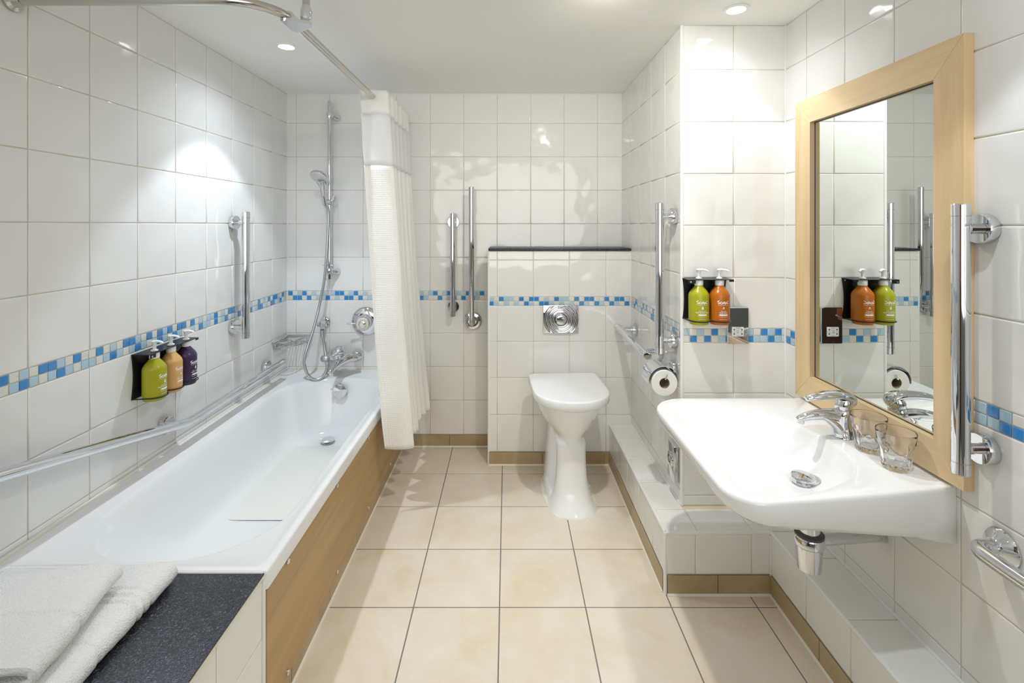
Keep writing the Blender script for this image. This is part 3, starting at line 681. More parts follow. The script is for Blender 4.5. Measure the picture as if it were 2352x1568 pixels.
# ------------------------------------------------------------------ basin
bas = empty('basin', label='wide white ceramic wash basin fixed below the mirror', cat='basin')
TOP = .690
def catmull(pts, n):
    out = []; N = len(pts)
    for i in range(N):
        a, b_, c, d = [Vector(pts[(i+k-1) % N]) for k in range(4)]
        for j in range(n):
            t = j/n; out.append(0.5*((2*b_)+(c-a)*t+(2*a-5*b_+4*c-d)*t*t+(3*b_-a-3*c+d)*t**3))
    return out
def resample(pl, n, start):
    """closed 2D polyline sampled at n equal polar-arc steps beginning at angle start about its centroid-ish centre"""
    L = [0]; P = pl+[pl[0]]
    for a, b_ in zip(P, P[1:]): L.append(L[-1]+(b_-a).length)
    out = []
    for k in range(n):
        s = L[-1]*k/n; i = max(j for j in range(len(L)) if L[j] <= s+1e-9); i = min(i, len(P)-2)
        t = (s-L[i])/max(L[i+1]-L[i], 1e-9); out.append(P[i].lerp(P[i+1], t))
    return out
def polar(pl, c, n):
    """ray-cast outline from centre c: same angles for every ring so the loft does not twist"""
    out = []; P = pl+[pl[0]]
    for k in range(n):
        a = 2*PI*k/n; d = Vector((math.cos(a), math.sin(a))); best = None
        for p0, p1 in zip(P, P[1:]):
            e = p1-p0; den = d.x*e.y-d.y*e.x
            if abs(den) < 1e-12: continue
            w_ = p0-c; t = (w_.x*e.y-w_.y*e.x)/den; u = (w_.x*d.y-w_.y*d.x)/den
            if t > 0 and -1e-6 <= u <= 1+1e-6: best = t if best is None else max(best, t)
        out.append(c+d*best)
    return out
def rr_poly(x0, x1, y0f, y1, rads):
    """outline ccw with corner arcs; y0f(x) gives the slanted near edge; rads = (far right, far left, near left, near right)"""
    out = []
    def arc(cx, cy, r, a):
        for i in range(9): out.append(Vector((cx+r*math.cos(a+PI/2*i/8), cy+r*math.sin(a+PI/2*i/8))))
    r = rads[0]; arc(x1-r, y1-r, r, 0); r = rads[1]; arc(x0+r, y1-r, r, PI/2); r = rads[2]; arc(x0+r, y0f(x0)+r, r, PI)
    for i in range(1, 9):
        x = x0+r+(x1-.004-x0-r)*i/9; out.append(Vector((x, y0f(x))))
    r = rads[3]; arc(x1-r, y0f(x1)+r, r, 1.5*PI); return out
near = lambda x: 1.108+.130*max(0, x-.60)**1.0*(1 if x > .6 else 0)+.03*max(0, x-.9)
outer = rr_poly(.513, XR, near, 1.785, (.003, .125, .085, .003))
bc = Vector((.765, 1.40))
NB = 160
O = polar(outer, bc, NB)
bowl = catmull([(.560, 1.30), (.551, 1.45), (.552, 1.58), (.572, 1.665), (.62, 1.699), (.70, 1.696), (.816, 1.656), (.891, 1.596), (.932, 1.498), (.942, 1.40), (.925, 1.307), (.885, 1.245), (.82, 1.198), (.74, 1.160), (.67, 1.141), (.60, 1.137), (.565, 1.16), (.556, 1.21)], 6)
I = polar(bowl, bc, NB)
dr_c = Vector((.842, 1.390))
def mixr(A, B, t, z): return [(*(a.lerp(b_, t)), z) for a, b_ in zip(A, B)]
def inset(A, d, z): return [(*(a+(bc-a).normalized()*d), z if not callable(z) else z(a)) for a in A]
def under(x, f=1.0): # underside height of the outer skirt by x
    t = max(0, min(1, (x-.52)/.57)); return TOP-.055-.088*(t**.8)
rs = []
drain = [dr_c+Vector((math.cos(2*PI*k/NB), math.sin(2*PI*k/NB)))*.024 for k in range(NB)]
deep = [a.lerp(dr_c, .42) for a in I]
bot = lambda a: under(a.x)
def skirt_ring(d, f):
    out = []
    for a in O:
        zb = under(a.x); z = TOP-.012+(zb-TOP+.012)*f; k = d*max(0, min(1, (XR-a.x)/.06)); p_ = a+(bc-a).normalized()*k
        out.append((min(p_.x, XR-.0006), p_.y, z))
    return out
rs.append([(*(a.lerp(dr_c, .62)), min(under(a.lerp(dr_c, .62).x), .578)) for a in O])
rs.append([(*(a.lerp(dr_c, .35)), min(under(a.lerp(dr_c, .35).x), under(a.x))-.004) for a in O])
rs.append(skirt_ring(.045, 1.0)); rs.append(skirt_ring(.022, .93)); rs.append(skirt_ring(.010, .72)); rs.append(skirt_ring(.003, .35)); rs.append(skirt_ring(0, 0))
def rimr(d, z):
    out = []
    for a in O:
        k = d*max(.0, min(1, (XR-a.x)/.03)); p_ = a+(bc-a).normalized()*k; out.append((min(p_.x, XR-.0006), p_.y, z))
    return out
rs.append(rimr(.002, TOP-.005)); rs.append(rimr(.006, TOP-.0015)); rs.append(rimr(.012, TOP))
rs.append([(*(a+(a-bc).normalized()*.006), TOP-.001) for a in I]); rs.append([(*a, TOP-.0035) for a in I]); rs.append([(*(a.lerp(dr_c, .025)), TOP-.011) for a in I])
for t, dz in ((.07, .030), (.14, .052), (.25, .072), (.40, .085), (.58, .094), (.74, .099), (.86, .102)):
    rs.append([(*(a.lerp(dr_c, t)), TOP-dz) for a in I])
rs.append([(*d_, TOP-.1045) for d_ in [dr_c+(a-dr_c).normalized()*.024 for a in I]])
MB().rings(rs, cap0=True, cap1=True).build('bowl', M['ceramic'], bas, sharp=60)
b = MB().lathe([(.027, 0), (.029, .002), (.027, .004), (.020, .003)], (dr_c.x, dr_c.y, TOP-.105)); b.lathe([(.016, 0), (.016, .014)], (dr_c.x, dr_c.y, TOP-.105)); b.build('drain_ring', M['chrome'], bas)
MB().lathe([(.020, .012), (.031, .017), (.032, .019), (.030, .022), (.015, .0255), (.002, .026)], (dr_c.x, dr_c.y, TOP-.105), (.03, -.1, 1), 32).build('plug', M['chrome'], bas)
b = MB()
for (x, y) in ((.985, 1.367+.03), (1.0, 1.2645)):
    pass
# bottle trap
trp = empty('bottle_trap', label='chrome bottle trap hanging beneath the basin', cat='trap')
tc = (.862, 1.392)
MB().lathe([(.028, .42), (.028, .60)], (tc[0], tc[1], 0), (0, 0, 1), 28).build('inlet_pipe', M['chrome'], trp)
MB().lathe([(.026, .338), (.031, .342), (.0345, .40), (.0350, .408), (.0385, .412), (.0385, .432), (.036, .436)], (tc[0], tc[1], 0), (0, 0, 1), 32).build('bottle', M['chrome'], trp)
MB().lathe([(.0365, .436), (.038, .438), (.038, .444), (.030, .447)], (tc[0], tc[1], 0), (0, 0, 1), 32).build('collar', M['dark'], trp)
MB().tube([(tc[0]+.03, tc[1]+.003, .420), (.95, 1.40, .420), (1.05, 1.41, .420), (XR+.001, 1.412, .420)], .0155, 16).build('waste_pipe', M['chrome'], trp)

# ------------------------------------------------------------------ basin mixer tap
tp = empty('basin_tap', (1.004, 1.455, TOP), label='chrome lever mixer tap on the basin rim', cat='tap')
def oval(c, ax, ay, z, tilt=0, n=28): return [(c[0]+ax*math.cos(2*PI*k/n), c[1]+ay*math.sin(2*PI*k/n), z+tilt*ax*math.cos(2*PI*k/n)) for k in range(n)]
b = MB(); b.rings([oval((0, 0), .027, .025, 0), oval((0, 0), .026, .024, .004), oval((-.002, 0), .024, .022, .02), oval((-.004, 0), .0235, .0225, .045), oval((-.003, 0), .0245, .0235, .065), oval((-.001, 0), .0245, .0235, .080, .10), oval((0, 0), .021, .021, .083, .10)])
P = smooth_path([(.008, 0, .060), (-.02, 0, .064), (-.06, 0, .066), (-.10, 0, .062), (-.128, 0, .054), (-.139, 0, .049)], 5); n_ = len(P)
b.tube(P, .02, 20, rad=[.021-.0135*(i/(n_-1))**1.2 for i in range(n_)], sx=.9)
b.rings([oval((-.006, 0), .024, .021, .012), oval((-.018, 0), .020, .020, .030), oval((-.040, 0), .022, .017, .050), oval((-.06, 0), .024, .015, .060)])
b.build('body', M['chrome'], tp, sharp=50)
MB().lathe([(.0095, 0), (.0095, .012), (.008, .0135)], (-.127, 0, .052), (-.12, 0, -1), 16).build('aerator', M['chrome'], tp)
b = MB(); b.rings([oval((0, 0), .0215, .0215, .083, .10), oval((0, 0), .0235, .0235, .088, .10), oval((.001, 0), .0235, .0235, .104, .12), oval((.002, 0), .019, .020, .113, .12)])
P = smooth_path([(.026, 0, .092), (.026, 0, .106), (.014, 0, .119), (-.012, 0, .124), (-.05, 0, .1235), (-.085, 0, .119), (-.105, 0, .114), (-.112, 0, .111)], 5); n_ = len(P)
b.tube(P, .02, 20, rad=[.004+.0085*math.sin(min(1, (i+.6)/(n_*.32))*PI/2)*(1-.70*max(0, (i/n_-.35)/.65)**2.2) for i in range(n_)], sx=1.0)
for i in range(len(b.v)):
    x, y, z = b.v[i]
    if i >= 28*4: b.v[i] = (x, y*(1.9-.7*max(0, min(1, (-x)/.11))), z)
b.build('lever', M['chrome'], tp, sharp=50)
MB().sph((-.012, -.022, .1265), .0025, .0012, .0025, 10, 6).build('cold_mark', M['mblue'], tp)

# ------------------------------------------------------------------ tumblers
def tumbler(loc, label, rot):
    o = empty('tumbler', loc, rot, label, 'glass', 'clear tumblers on the basin rim')
    n = 72; H = .097
    def R(r, z, fac=0.0):
        out = []
        for k in range(n):
            a = 2*PI*k/n; q = (k % 8)/8.0; e = math.cos((q-.5)*2*PI)  # 9 facets
            rr = r*(1-fac*(.5+.5*e)*.12); out.append((rr*math.cos(a), rr*math.sin(a), z))
        return out
    prof_o = [(.029, 0, .6), (.0315, .002, .9), (.0325, .008, 1), (.0345, .030, 1), (.0365, .048, .9), (.0388, .058, .45), (.0405, .064, 0), (.0415, .072, 0), (.0435, .090, 0), (.0442, .0955, 0), (.0437, .0972, 0)]
    prof_i = [(.0428, .0965, 0), (.0418, .090, 0), (.0395, .070, 0), (.0375, .062, 0), (.0345, .050, .3), (.031, .030, .5), (.0285, .017, .5), (.024, .0135, .3), (.012, .0125, 0)]
    rs = [R(*q) for q in prof_o]+[R(*q) for q in prof_i]
    MB().rings(rs).build('glass_body', M['glass'], o, sharp=40)
tumbler((1.008, 1.2645, TOP+.0007), 'clear glass tumbler on the basin rim, the one further from the tap', .2)
tumbler((1.012, 1.366, TOP+.0007), 'clear glass tumbler on the basin rim, the one next to the tap', .5)

# ------------------------------------------------------------------ soap dispensers
FONT = None
def text_pts(s, size, align='CENTER', bold=0.0):
    c = bpy.data.curves.new('t', 'FONT'); c.body = s; c.size = size; c.align_x = align; c.offset = bold; c.resolution_u = 2
    o = bpy.data.objects.new('t', c); COL.objects.link(o); dg = bpy.context.evaluated_depsgraph_get(); dg.update()
    me = o.evaluated_get(dg).to_mesh(); vs = [(v.co.x, v.co.y) for v in me.vertices]; fs = [tuple(p_.vertices) for p_ in me.polygons]
    o.evaluated_get(dg).to_mesh_clear(); bpy.data.objects.remove(o); bpy.data.curves.remove(c); return vs, fs
def ribbon(pl, w_):
    P = [Vector(p_) for p_ in pl]; vs = []; fs = []
    for i in range(len(P)):
        t = (P[min(i+1, len(P)-1)]-P[max(i-1, 0)]).normalized(); n = Vector((-t.y, t.x))*w_/2; vs += [tuple(P[i]+n), tuple(P[i]-n)]
    for i in range(len(P)-1): fs.append((2*i, 2*i+1, 2*i+3, 2*i+2))
    return vs, fs
def arc2(cx, cy, rx_, ry_, a0_, a1_, n=12): return [(cx+rx_*math.cos(math.radians(a0_+(a1_-a0_)*i/n)), cy+ry_*math.sin(math.radians(a0_+(a1_-a0_)*i/n))) for i in range(n+1)]
_pc = {}
def bottle_print(lines, R, icon):
    key = (tuple(lines), icon)
    if key in _pc: return _pc[key]
    V = []; Fs = []
    def put(vf, dx, dy, sc=1.0):
        o = len(V); V.extend([(x*sc+dx, y*sc+dy) for x, y in vf[0]]); Fs.extend([tuple(i+o for i in f) for f in vf[1]])
    def sub(pl, k=6):
        out = []
        for a, b_ in zip(pl, pl[1:]): out += [(a[0]+(b_[0]-a[0])*i/k, a[1]+(b_[1]-a[1])*i/k) for i in range(k)]
        return out+[pl[-1]]
    s = .00001
    # hand-drawn S o A K, units of mm
    K = .001; W = 1.5
    for pl in (sub([(-9.0, 3.9), (-11.0, 3.6), (-13.4, 2.0), (-12.5, 1.0), (-8.8, -.2), (-8.6, -1.8), (-10.5, -2.6), (-13.0, -2.2)]), arc2(-5.0, -.9, 2.6, 1.9, 0, 360, 20),
               sub([(-1.6, -3.2), (.8, 2.6), (3.4, -3.4)]), sub([(-.6, -1.0), (2.4, -1.1)]), sub([(4.2, 2.4), (4.0, -3.8)]), sub([(11.8, 3.6), (5.0, -1.2), (12.4, -2.4)])):
        put(ribbon([(x*K*1.62, y*K*1.75) for x, y in pl], 2.1*K), 0, .087)
    put(ribbon(sub([(-.020, 0), (.0205, 0)], 18), .0008), 0, .0775)
    if icon == 'leaf':
        for a, b_ in ((-.0015, .0665), (.0015, .0665), (0, .0695), (-.0018, .0635), (.0018, .0635), (0, .0612)):
            put(ribbon(arc2(0, 0, .0014, .0016, 0, 360, 10), .0014), a*1.1, .0664+(b_-.0655)*1.05)
    else:
        put(ribbon([(-.004, -.004), (0, .0), (.001, .004)], .0020), 0, .0668); put(ribbon([(.0, .0), (.0040, -.004)], .0016), 0, .0668); put(ribbon([(-.0018, .0025), (.0026, .0022)], .0016), 0, .0668)
    if lines[0]: put(text_pts(lines[0], .0058), 0, .0530); put(text_pts(lines[1], .0066, bold=.00012), 0, .0470)
    else:
        for dx, ww in ((-.009, .010), (.008, .015)): put(ribbon(sub([(dx-ww/2, 0), (dx+ww/2, 0)], 8), .0012), 0, .0545)
        for dx, ww in ((-.012, .012), (.009, .020)): put(ribbon(sub([(dx-ww/2, 0), (dx+ww/2, 0)], 8), .0020), 0, .0490)
    # pill
    ru = .0165; pt = [(-ru+.002, 0), (ru-.002, 0)]
    put(ribbon(sub(pt, 14), .0055), 0, .0405)
    out = arc2(-ru+.004, -.0010, .0052, .0052, 90, 270, 8)+sub([(-ru+.004, -.0062), (ru-.004, -.0062)], 12)+arc2(ru-.004, -.0010, .0052, .0052, -90, 90, 8)
    put(ribbon(out, .0006), 0, .0390)
    for dx in (-.0055, .0055): put(ribbon([(dx, 0), (dx, -.0045)], .0006), 0, .0375)
    put(ribbon(sub([(-.0155, 0), (.0155, 0)], 12), .0009), 0, .0235)
    vs = []
    for x, y in V:
        a = x/R; r = R+.0004; vs.append((r*math.sin(a), -r*math.cos(a), y))
    me = bpy.data.meshes.new('print'); me.from_pydata(vs, [], Fs); me.materials.append(M['white_print']); _pc[key] = me; return me
BRAD = .0375
_bm = {}
def bottle(loc, rz, colour, lines, icon, label, group, nozzle):
    o = empty('soap_bottle', loc, rz, label, 'soap bottle', group)
    if 'body' not in _bm:
        _bm['body'] = MB().lathe([(.028, 0), (.033, .001), (.0345, .004), (.0345, .014), (.0372, .0165), (BRAD, .020), (BRAD, .108), (.0368, .114), (.0345, .120), (.030, .1275), (.023, .136), (.0172, .143), (.0150, .147), (.0145, .152)], n=40)
        _bm['col'] = MB().lathe([(.0158, .148), (.0162, .149), (.0162, .169), (.0155, .170)], n=28)
        pm = MB().lathe([(.0118, .173), (.0118, .177), (.006, .179), (.0052, .190), (.0085, .2045), (.0105, .2065), (.0098, .2090), (.004, .2098)], n=20)
        pts = smooth_path([(0, .004, .2065), (0, -.008, .2078), (0, -.022, .2070), (0, -.031, .2045), (0, -.034, .2015)], 4); pm.tube(pts, .004, 12, rad=[.0052-.0024*i/(len(pts)-1) for i in range(len(pts))], sx=1.3); _bm['pump'] = pm
    _bm['body'].build('body', M[colour], o); _bm['col'].build('collar', M['plastic'], o)
    pu = _bm['pump'].build('pump', M['plastic'], o); pu.rotation_euler = (0, 0, nozzle)
    link('print', bottle_print(lines, BRAD, icon), None, o)
def dispenser(n, sp, loc, rz, label):
    o = empty('dispenser_bracket', loc, rz, label, 'bracket')
    W = sp*(n-1)/2+.047; zt = .169; D = -.048
    def curve_side(s):
        return [(s*(W-.0075*math.sin(PI*i/12)), .012+.157*i/12) for i in range(13)]
    poly = curve_side(1)+list(reversed(curve_side(-1)))
    b = MB(); b.rings([[(x, 0, z) for x, z in poly], [(x, -.004, z) for x, z in poly]], smooth=False); b.build('back_plate', M['black'], o)
    b = MB().box(-W, W, -.066, 0, zt, zt+.0025); b.box(-W, -W+.028, -.0672, -.066, zt-.013, zt+.0025, 0); b.box(W-.018, W, -.0672, -.066, zt-.006, zt+.0025, 0); b.build('top_shelf', M['black'], o)
    for s in (-1, 1): b = MB().lathe([(.0035, 0), (.0035, .0015), (.0015, .0016)], (s*(W-.009), -.0672 if s < 0 else -.004, zt-.007), (0, -1, 0), 12); b.build('screw', M['chrome'], o)
    pts = []
    xs = [-sp*(n-1)/2+sp*i for i in range(n)]
    pts.append((-W+.003, -.003, .014))
    for x in xs:
        for k in range(0, 11):
            a = math.radians(200+140*k/10); r = .0410; pts.append((x+r*math.cos(a)*.94, D+r*math.sin(a), .014))
    pts.append((W-.003, -.003, .014))
    MB().tube(pts, .0024, 8).build('retaining_wire', M['black'], o)
    MB().tube([(-W+.003, -.003, .014), (0, -.004, .012), (W-.003, -.003, .014)], .0022, 8).build('rear_wire', M['black'], o)
    return xs, D
PS = ['parsley stem', 'hand & body wash']; CS = ['chia seed', 'body lotion']
xs, D = dispenser(2, .0785, (.771, YC-.0005, .943), 0, 'black bracket for two bottles on the column')
lk2 = [('green', PS, 'leaf', 'olive green soap bottle in the left place of the black column bracket'), ('orange', CS, 'seed', 'orange soap bottle in the right place of the black column bracket')]
for x, (c, ln, ic, lab) in zip(xs, lk2): bottle((.771+x, YC+D, .943), 0, c, ln, ic, lab, 'pump bottles on the column', math.radians(52))
dy0 = 1.833
xs, D = dispenser(3, .086, (XL+.0005, dy0, .697), PI/2, 'black bracket for three bottles on the left wall above the bath')
for x, (c, ln, ic, lab) in zip(xs, [('green', PS, 'leaf', 'olive green soap bottle in the near place of the three-bottle wall bracket'), ('peach', ['', ''], 'seed', 'peach soap bottle in the middle of the three-bottle wall bracket'), ('purple', ['', ''], 'leaf', 'dark purple soap bottle at the far end of the three-bottle wall bracket')]):
    bottle((XL-D, dy0+x, .697), PI/2, c, ln, ic, lab, 'pump bottles above the bath', math.radians(-8))

# ------------------------------------------------------------------ shaver socket
ss = empty('shaver_socket', label='mirror chrome shaver socket plate on the column beside the orange bottle', cat='socket')
sx0, sx1, sz0, sz1 = .859, .9425, .857, .999
b = MB(); b.rings([rrect((sx0+sx1)/2, (sz0+sz1)/2, (sx1-sx0)/2, (sz1-sz0)/2, .004, 0, 4, 2), rrect((sx0+sx1)/2, (sz0+sz1)/2, (sx1-sx0)/2, (sz1-sz0)/2, .004, .007, 4, 2), rrect((sx0+sx1)/2, (sz0+sz1)/2, (sx1-sx0)/2-.002, (sz1-sz0)/2-.002, .003, .0095, 4, 2)])
b.v = [(x, YC+.0005-z, y) for x, y, z in b.v]; b.sm = [False]*len(b.sm); b.build('plate', M['chrome'], ss)
ix, iz = .8985, .905
ins = MB().box(ix-.0235, ix+.0235, YC-.012, YC-.008, iz-.0185, iz+.0185, .0025, 2).build('socket_insert', M['plastic'], ss)
b = MB()
for dx in (-.015, .015):
    for dz in (.0085, -.008): MB().box(ix+dx-.0022, ix+dx+.0022, YC-.0126, YC-.0118, iz+dz-.0028, iz+dz+.0028).build('slot', M['dark'], ins)
def flat_text(s, size, x, z, parent, nm='lettering', m=None):
    vs, fs = text_pts(s, size); me = bpy.data.meshes.new(nm); me.from_pydata([(x+a, YC-.0123, z+c) for a, c in vs], [], fs); o = link(nm, me, m or M['dark'], parent); return o
flat_text('SHAVERS', .0042, ix, iz+.0128, ins); flat_text('ONLY', .0042, ix, iz-.0165, ins); flat_text('115V', .0032, ix-.014, iz-.001, ins); flat_text('230V', .0032, ix+.014, iz-.001, ins)
b = MB(); b.box(ix-.0050, ix+.0050, YC-.0124, YC-.012, iz+.0060, iz+.0066); b.box(ix-.0053, ix-.0048, YC-.0124, YC-.012, iz-.0055, iz+.0066); b.tube([(ix+.001, YC-.0123, iz+.004), (ix-.001, YC-.0123, iz), (ix+.005, YC-.0123, iz-.005)], .0004, 6); b.torus((ix-.0022, YC-.0123, iz-.0045), (0, 1, 0), .0018, .0003, 12, 5); b.build('shaver_symbol', M['dark'], ins)

# ------------------------------------------------------------------ shower riser, handset, hose
sr = empty('shower_riser', label='slim chrome shower riser rail on the far wall above the bath', cat='shower rail')
SX, SYY = -1.043, 2.862
MB().cyl((SX, SYY, 1.03), (SX, SYY, 2.03), .0105, 18).build('pole', M['chrome'], sr)
MB().lathe([(.0085, 0), (.0115, .004), (.0115, .024), (.0095, .036), (.003, .040)], (SX, SYY, 2.012), (0, 0, 1), 18).build('top_cap', M['chrome'], sr)
MB().cyl((SX, SYY, 1.004), (SX, SYY, 1.03), .006, 12).build('bottom_stud', M['dark'], sr)
for zz in (1.965, 1.052):
    b = MB().lathe([(.0165, -.014), (.0175, -.010), (.0175, .010), (.0165, .014)], (SX, SYY, zz), (0, 0, 1), 20); b.tube([(SX+.004, SYY+.004, zz), (SX+.022, SYY+.02, zz-.004), (SX+.028, SYY+.035, zz-.006), (SX+.030, YB, zz-.008)], .014, 14, rad=[.012, .013, .017, .020]); b.build('wall_bracket', M['chrome'], sr)
b = MB().torus((SX-.024, SYY-.006, 1.085), (0, .1, 1), .011, .0028, 18, 8); b.box(SX-.016, SX+.02, SYY-.008, SYY+.004, 1.081, 1.089, .002, 2); b.build('hose_clip', M['chrome'], sr)
b = MB().lathe([(.0175, -.016), (.0185, -.012), (.0185, .012), (.0175, .016)], (SX+.001, SYY, 1.455), (0, 0, 1), 20); b.cyl((SX, SYY-.01, 1.455), (SX-.012, SYY-.046, 1.457), .0125, 14, .002); b.tube([(SX+.012, SYY-.004, 1.466), (SX+.026, SYY-.010, 1.478), (SX+.034, SYY-.014, 1.492)], .008, 10, rad=[.010, .0085, .006]); b.build('slider', M['chrome'], sr)
hs = empty('hand_shower', label='chrome hand shower with pale round spray face on the riser', cat='hand shower')
hc_, hd = Vector((-1.068, 2.775, 1.590)), Vector((-.22, -.56, -.80)).normalized()
MB().lathe([(.030, -.020), (.050, -.014), (.0545, -.008), (.0555, .0), (.0545, .004)], hc_, hd, 36).build('head', M['chrome'], hs)
MB().lathe([(.0525, .0035), (.0515, .0055), (.02, .0065), (.002, .0066)], hc_, hd, 36).build('spray_face', M['faceplate'], hs)
b = MB(); x_, y_, z_ = frame_of(hd)
for rr, k in ((.012, 6), (.022, 12), (.032, 18), (.042, 24)):
    for i in range(k):
        a = 2*PI*i/k; c = hc_+hd*.006+(x_*math.cos(a)+y_*math.sin(a))*rr; b.lathe([(.0014, 0), (.0009, .0016)], c, hd, 6)
o = b.build('spray_nozzles', M['grey'], hs); o['kind'] = 'stuff'
P = smooth_path([hc_+Vector((.004, .006, -.020)), hc_+Vector((.012, .014, -.055)), Vector((SX-.015, 2.806, 1.492)), Vector((SX-.010, 2.812, 1.462)), Vector((SX-.008, 2.816, 1.435))], 5)
MB().tube(P, .012, 18, rad=[.026-.015*min(1, i/8) if i < 8 else .0125-.0035*(i-8)/(len(P)-8) for i in range(len(P))], sx=.8).build('handle', M['chrome'], hs)
ho = empty('shower_hose', label='grey metal shower hose looping down beside the bath tap', cat='hose')
def HP(px, py, y): return ((px-VX)*y/F, y, EYE-(py-VY)*y/F)
hose = smooth_path([(SX-.008, 2.816, 1.435), HP(754, 485, 2.83), HP(753, 540, 2.835), HP(749, 600, 2.835), HP(744, 648, 2.835), HP(736, 690, 2.83), HP(729, 722, 2.82), HP(718, 762, 2.79), HP(705, 801, 2.76), HP(699, 825, 2.75), HP(700, 841, 2.75), HP(708, 862, 2.75), HP(724, 871.5, 2.76), HP(741, 865, 2.78), HP(750, 849, 2.80), HP(751.5, 833, 2.815), HP(747.5, 809, 2.825), HP(744, 786, 2.83), HP(740.5, 762, 2.83)], 8)
MB().tube(hose, .0078, 12).build('hose', M['hose'], ho)
MB().lathe([(.0125, 0), (.0125, .03), (.0085, .045)], HP(740.5, 757, 2.83), (.02, 0, -1), 16).build('cone_nut', M['hose'], ho)
b = MB()
for k in range(2, len(hose)-2): pass
el = empty('hose_outlet', label='round chrome wall outlet elbow feeding the shower hose', cat='wall outlet')
b = MB().lathe([(.031, 0), (.031, .007), (.027, .012), (.018, .014)], (-1.086, YB, .745), (0, -1, 0), 30); b.lathe([(.017, .010), (.017, .064), (.014, .070), (.006, .072)], (-1.086, YB, .745), (-.18, -1, -.05), 24); b.cyl(HP(740, 745, 2.84), HP(740.2, 757, 2.83), .0115, 16); b.build('elbow', M['chrome'], el)

# thermostatic valve
tv = empty('shower_valve', label='large round chrome shower valve partly behind the curtain', cat='shower valve')
vc = (-.842, YB, .748)
MB().lathe([(.085, 0), (.085, .004), (.078, .013), (.060, .019), (.040, .021)], vc, (0, -1, 0), 48).build('wall_plate', M['chrome'], tv)
MB().lathe([(.042, .018), (.046, .030), (.044, .052), (.036, .062)], vc, (.0, -1, -.03), 40).build('hub', M['chrome'], tv)
MB().lathe([(.034, .060), (.036, .064), (.036, .074), (.033, .077), (.022, .0775)], vc, (0, -1, -.05), 40).build('dial_ring', M['cream'], tv)
MB().lathe([(.022, .070), (.021, .084), (.014, .086), (.014, .083)], vc, (0, -1, -.05), 32).build('dial', M['chrome'], tv)
MB().lathe([(.0125, .082), (.012, .0885), (.002, .0892)], vc, (0, -1, -.05), 24).build('dial_cap', M['cream'], tv)
MB().cyl((-.885, 2.852, .746), (-.936, 2.845, .746), .0045, 12, .001).build('lever', M['chrome'], tv)
# bath tap
bt = empty('bath_tap', label='chrome bath mixer tap above the far end of the bath', cat='tap')
for x in (-1.040, -.890): MB().lathe([(.0345, 0), (.034, .012), (.026, .030), (.017, .036), (.015, .058)], (x, YB, .548), (0, -1, 0), 32).build('wall_flange', M['chrome'], bt)
P = smooth_path([(-1.040, 2.838, .552), (-.99, 2.83, .553), (-.94, 2.83, .552), (-.900, 2.838, .549), (-.882, 2.850, .547)], 4)
b = MB().tube(P, .022, 20, rad=[.024-.006*abs(i/(len(P)-1)-.4) for i in range(len(P))])
P = smooth_path([(-.900, 2.838, .552), (-.925, 2.810, .550), (-.950, 2.775, .542), (-.970, 2.735, .526), (-.977, 2.706, .510), (-.980, 2.695, .501)], 5); b.tube(P, .02, 20, rad=[.021+.007*math.sin(PI*min(1, i/(len(P)*.7)))-.007*i/(len(P)-1) for i in range(len(P))], sx=.85)
b.lathe([(.030, -.012), (.034, .002), (.0345, .020), (.031, .034)], (-.972, 2.822, .556), (.1, -.35, 1), 28)
b.build('body', M['chrome'], bt, sharp=60)
MB().lathe([(.008, 0), (.009, .004), (.009, .010)], (-.979, 2.702, .491), (0, 0, 1), 14).build('aerator', M['chrome'], bt)
MB().lathe([(.015, -.024), (.0185, -.019), (.0190, .012), (.015, .018)], (-1.050, 2.818, .549), (1, 0, 0), 12).build('diverter_knob', M['hose'], bt)
MB().lathe([(.0315, 0), (.033, .004), (.0325, .016), (.026, .026), (.012, .030)], (-.968, 2.811, .589), (.1, -.35, 1), 28).build('cartridge_cap', M['chrome'], bt)
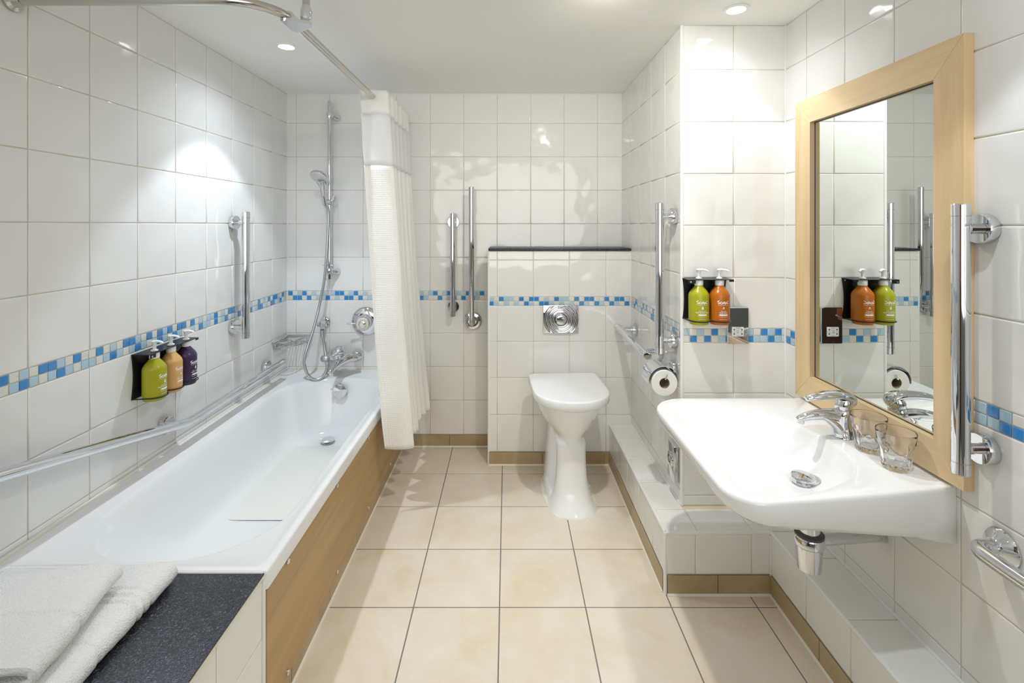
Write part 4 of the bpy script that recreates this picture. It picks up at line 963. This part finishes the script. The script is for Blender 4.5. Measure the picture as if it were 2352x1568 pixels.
b = MB().sph((0, 0, 0), .044, .030, .0185, 24, 14); lv = b.build('lever', M['chrome'], bt); lv.location = (-.975, 2.782, .603); lv.rotation_euler = (math.radians(24), math.radians(-38), 0)
# soap basket
sb = empty('soap_basket', label='chrome wire corner soap basket above the bath', cat='soap basket')
cz = .664
def bask(z, s):
    c = (XL+.004, YB-.004); return [(c[0], c[1], z), (c[0]+.150*s, c[1], z), (c[0]+.145*s, c[1]-.028*s, z), (c[0]+.075*s, c[1]-.165*s, z), (c[0]+.045*s, c[1]-.190*s, z), (c[0], c[1]-.192*s, z)]
T_ = bask(cz, 1); B_ = bask(cz-.034, .93)
MB().tube(T_+[T_[0]], .0042, 8).build('top_rim', M['chrome'], sb); MB().tube(B_+[B_[0]], .003, 8).build('bottom_rim', M['chrome'], sb)
for k in range(9):
    t = (k+.5)/9; a = Vector(B_[0]).lerp(Vector(B_[1]), t); b2 = Vector((XL+.006, YB-.004-.178*t, cz-.034)); 
    b = MB()
    e = Vector(B_[1]).lerp(Vector(B_[3]), t) if t > .4 else None
    f0 = Vector((XL+.004+.140*t, YB-.006, cz-.034)); f1 = f0+Vector((0, -.178*(1-t*.82), 0)); MB().tube([f0, f1, f1+Vector((0, -.004, .034))], .0023, 6).build('wire', M['chrome'], sb)
# ------------------------------------------------------------------ downlights
labs = ['round recessed ceiling spotlight above the bath', 'round recessed ceiling spotlight above the column']
for i, (x, y, *_w) in enumerate(LIGHTS):
    o = empty('ceiling_spotlight', (x, y if i != 1 else 1.766, CEIL), label=(labs+['ceiling spotlight above the near side of the mirror', 'ceiling spotlight above the towel ledge', 'added fill spotlight in the ceiling above the viewer', 'ceiling spotlight over the floor between bath and basin'])[i], cat='ceiling light', group='recessed ceiling spotlights')
    MB().lathe([(.042, .002), (.046, -.001), (.046, -.004), (.040, -.0065), (.033, -.005), (.031, .0), (.031, .004)], (0, 0, 0), (0, 0, 1), 40, False, False).build('bezel', M['paint'], o)
    MB().lathe([(.0305, -.0030), (.020, -.0045), (.002, -.005)], (0, 0, 0), (0, 0, 1), 32, False, True).build('lens', M['lens'], o)
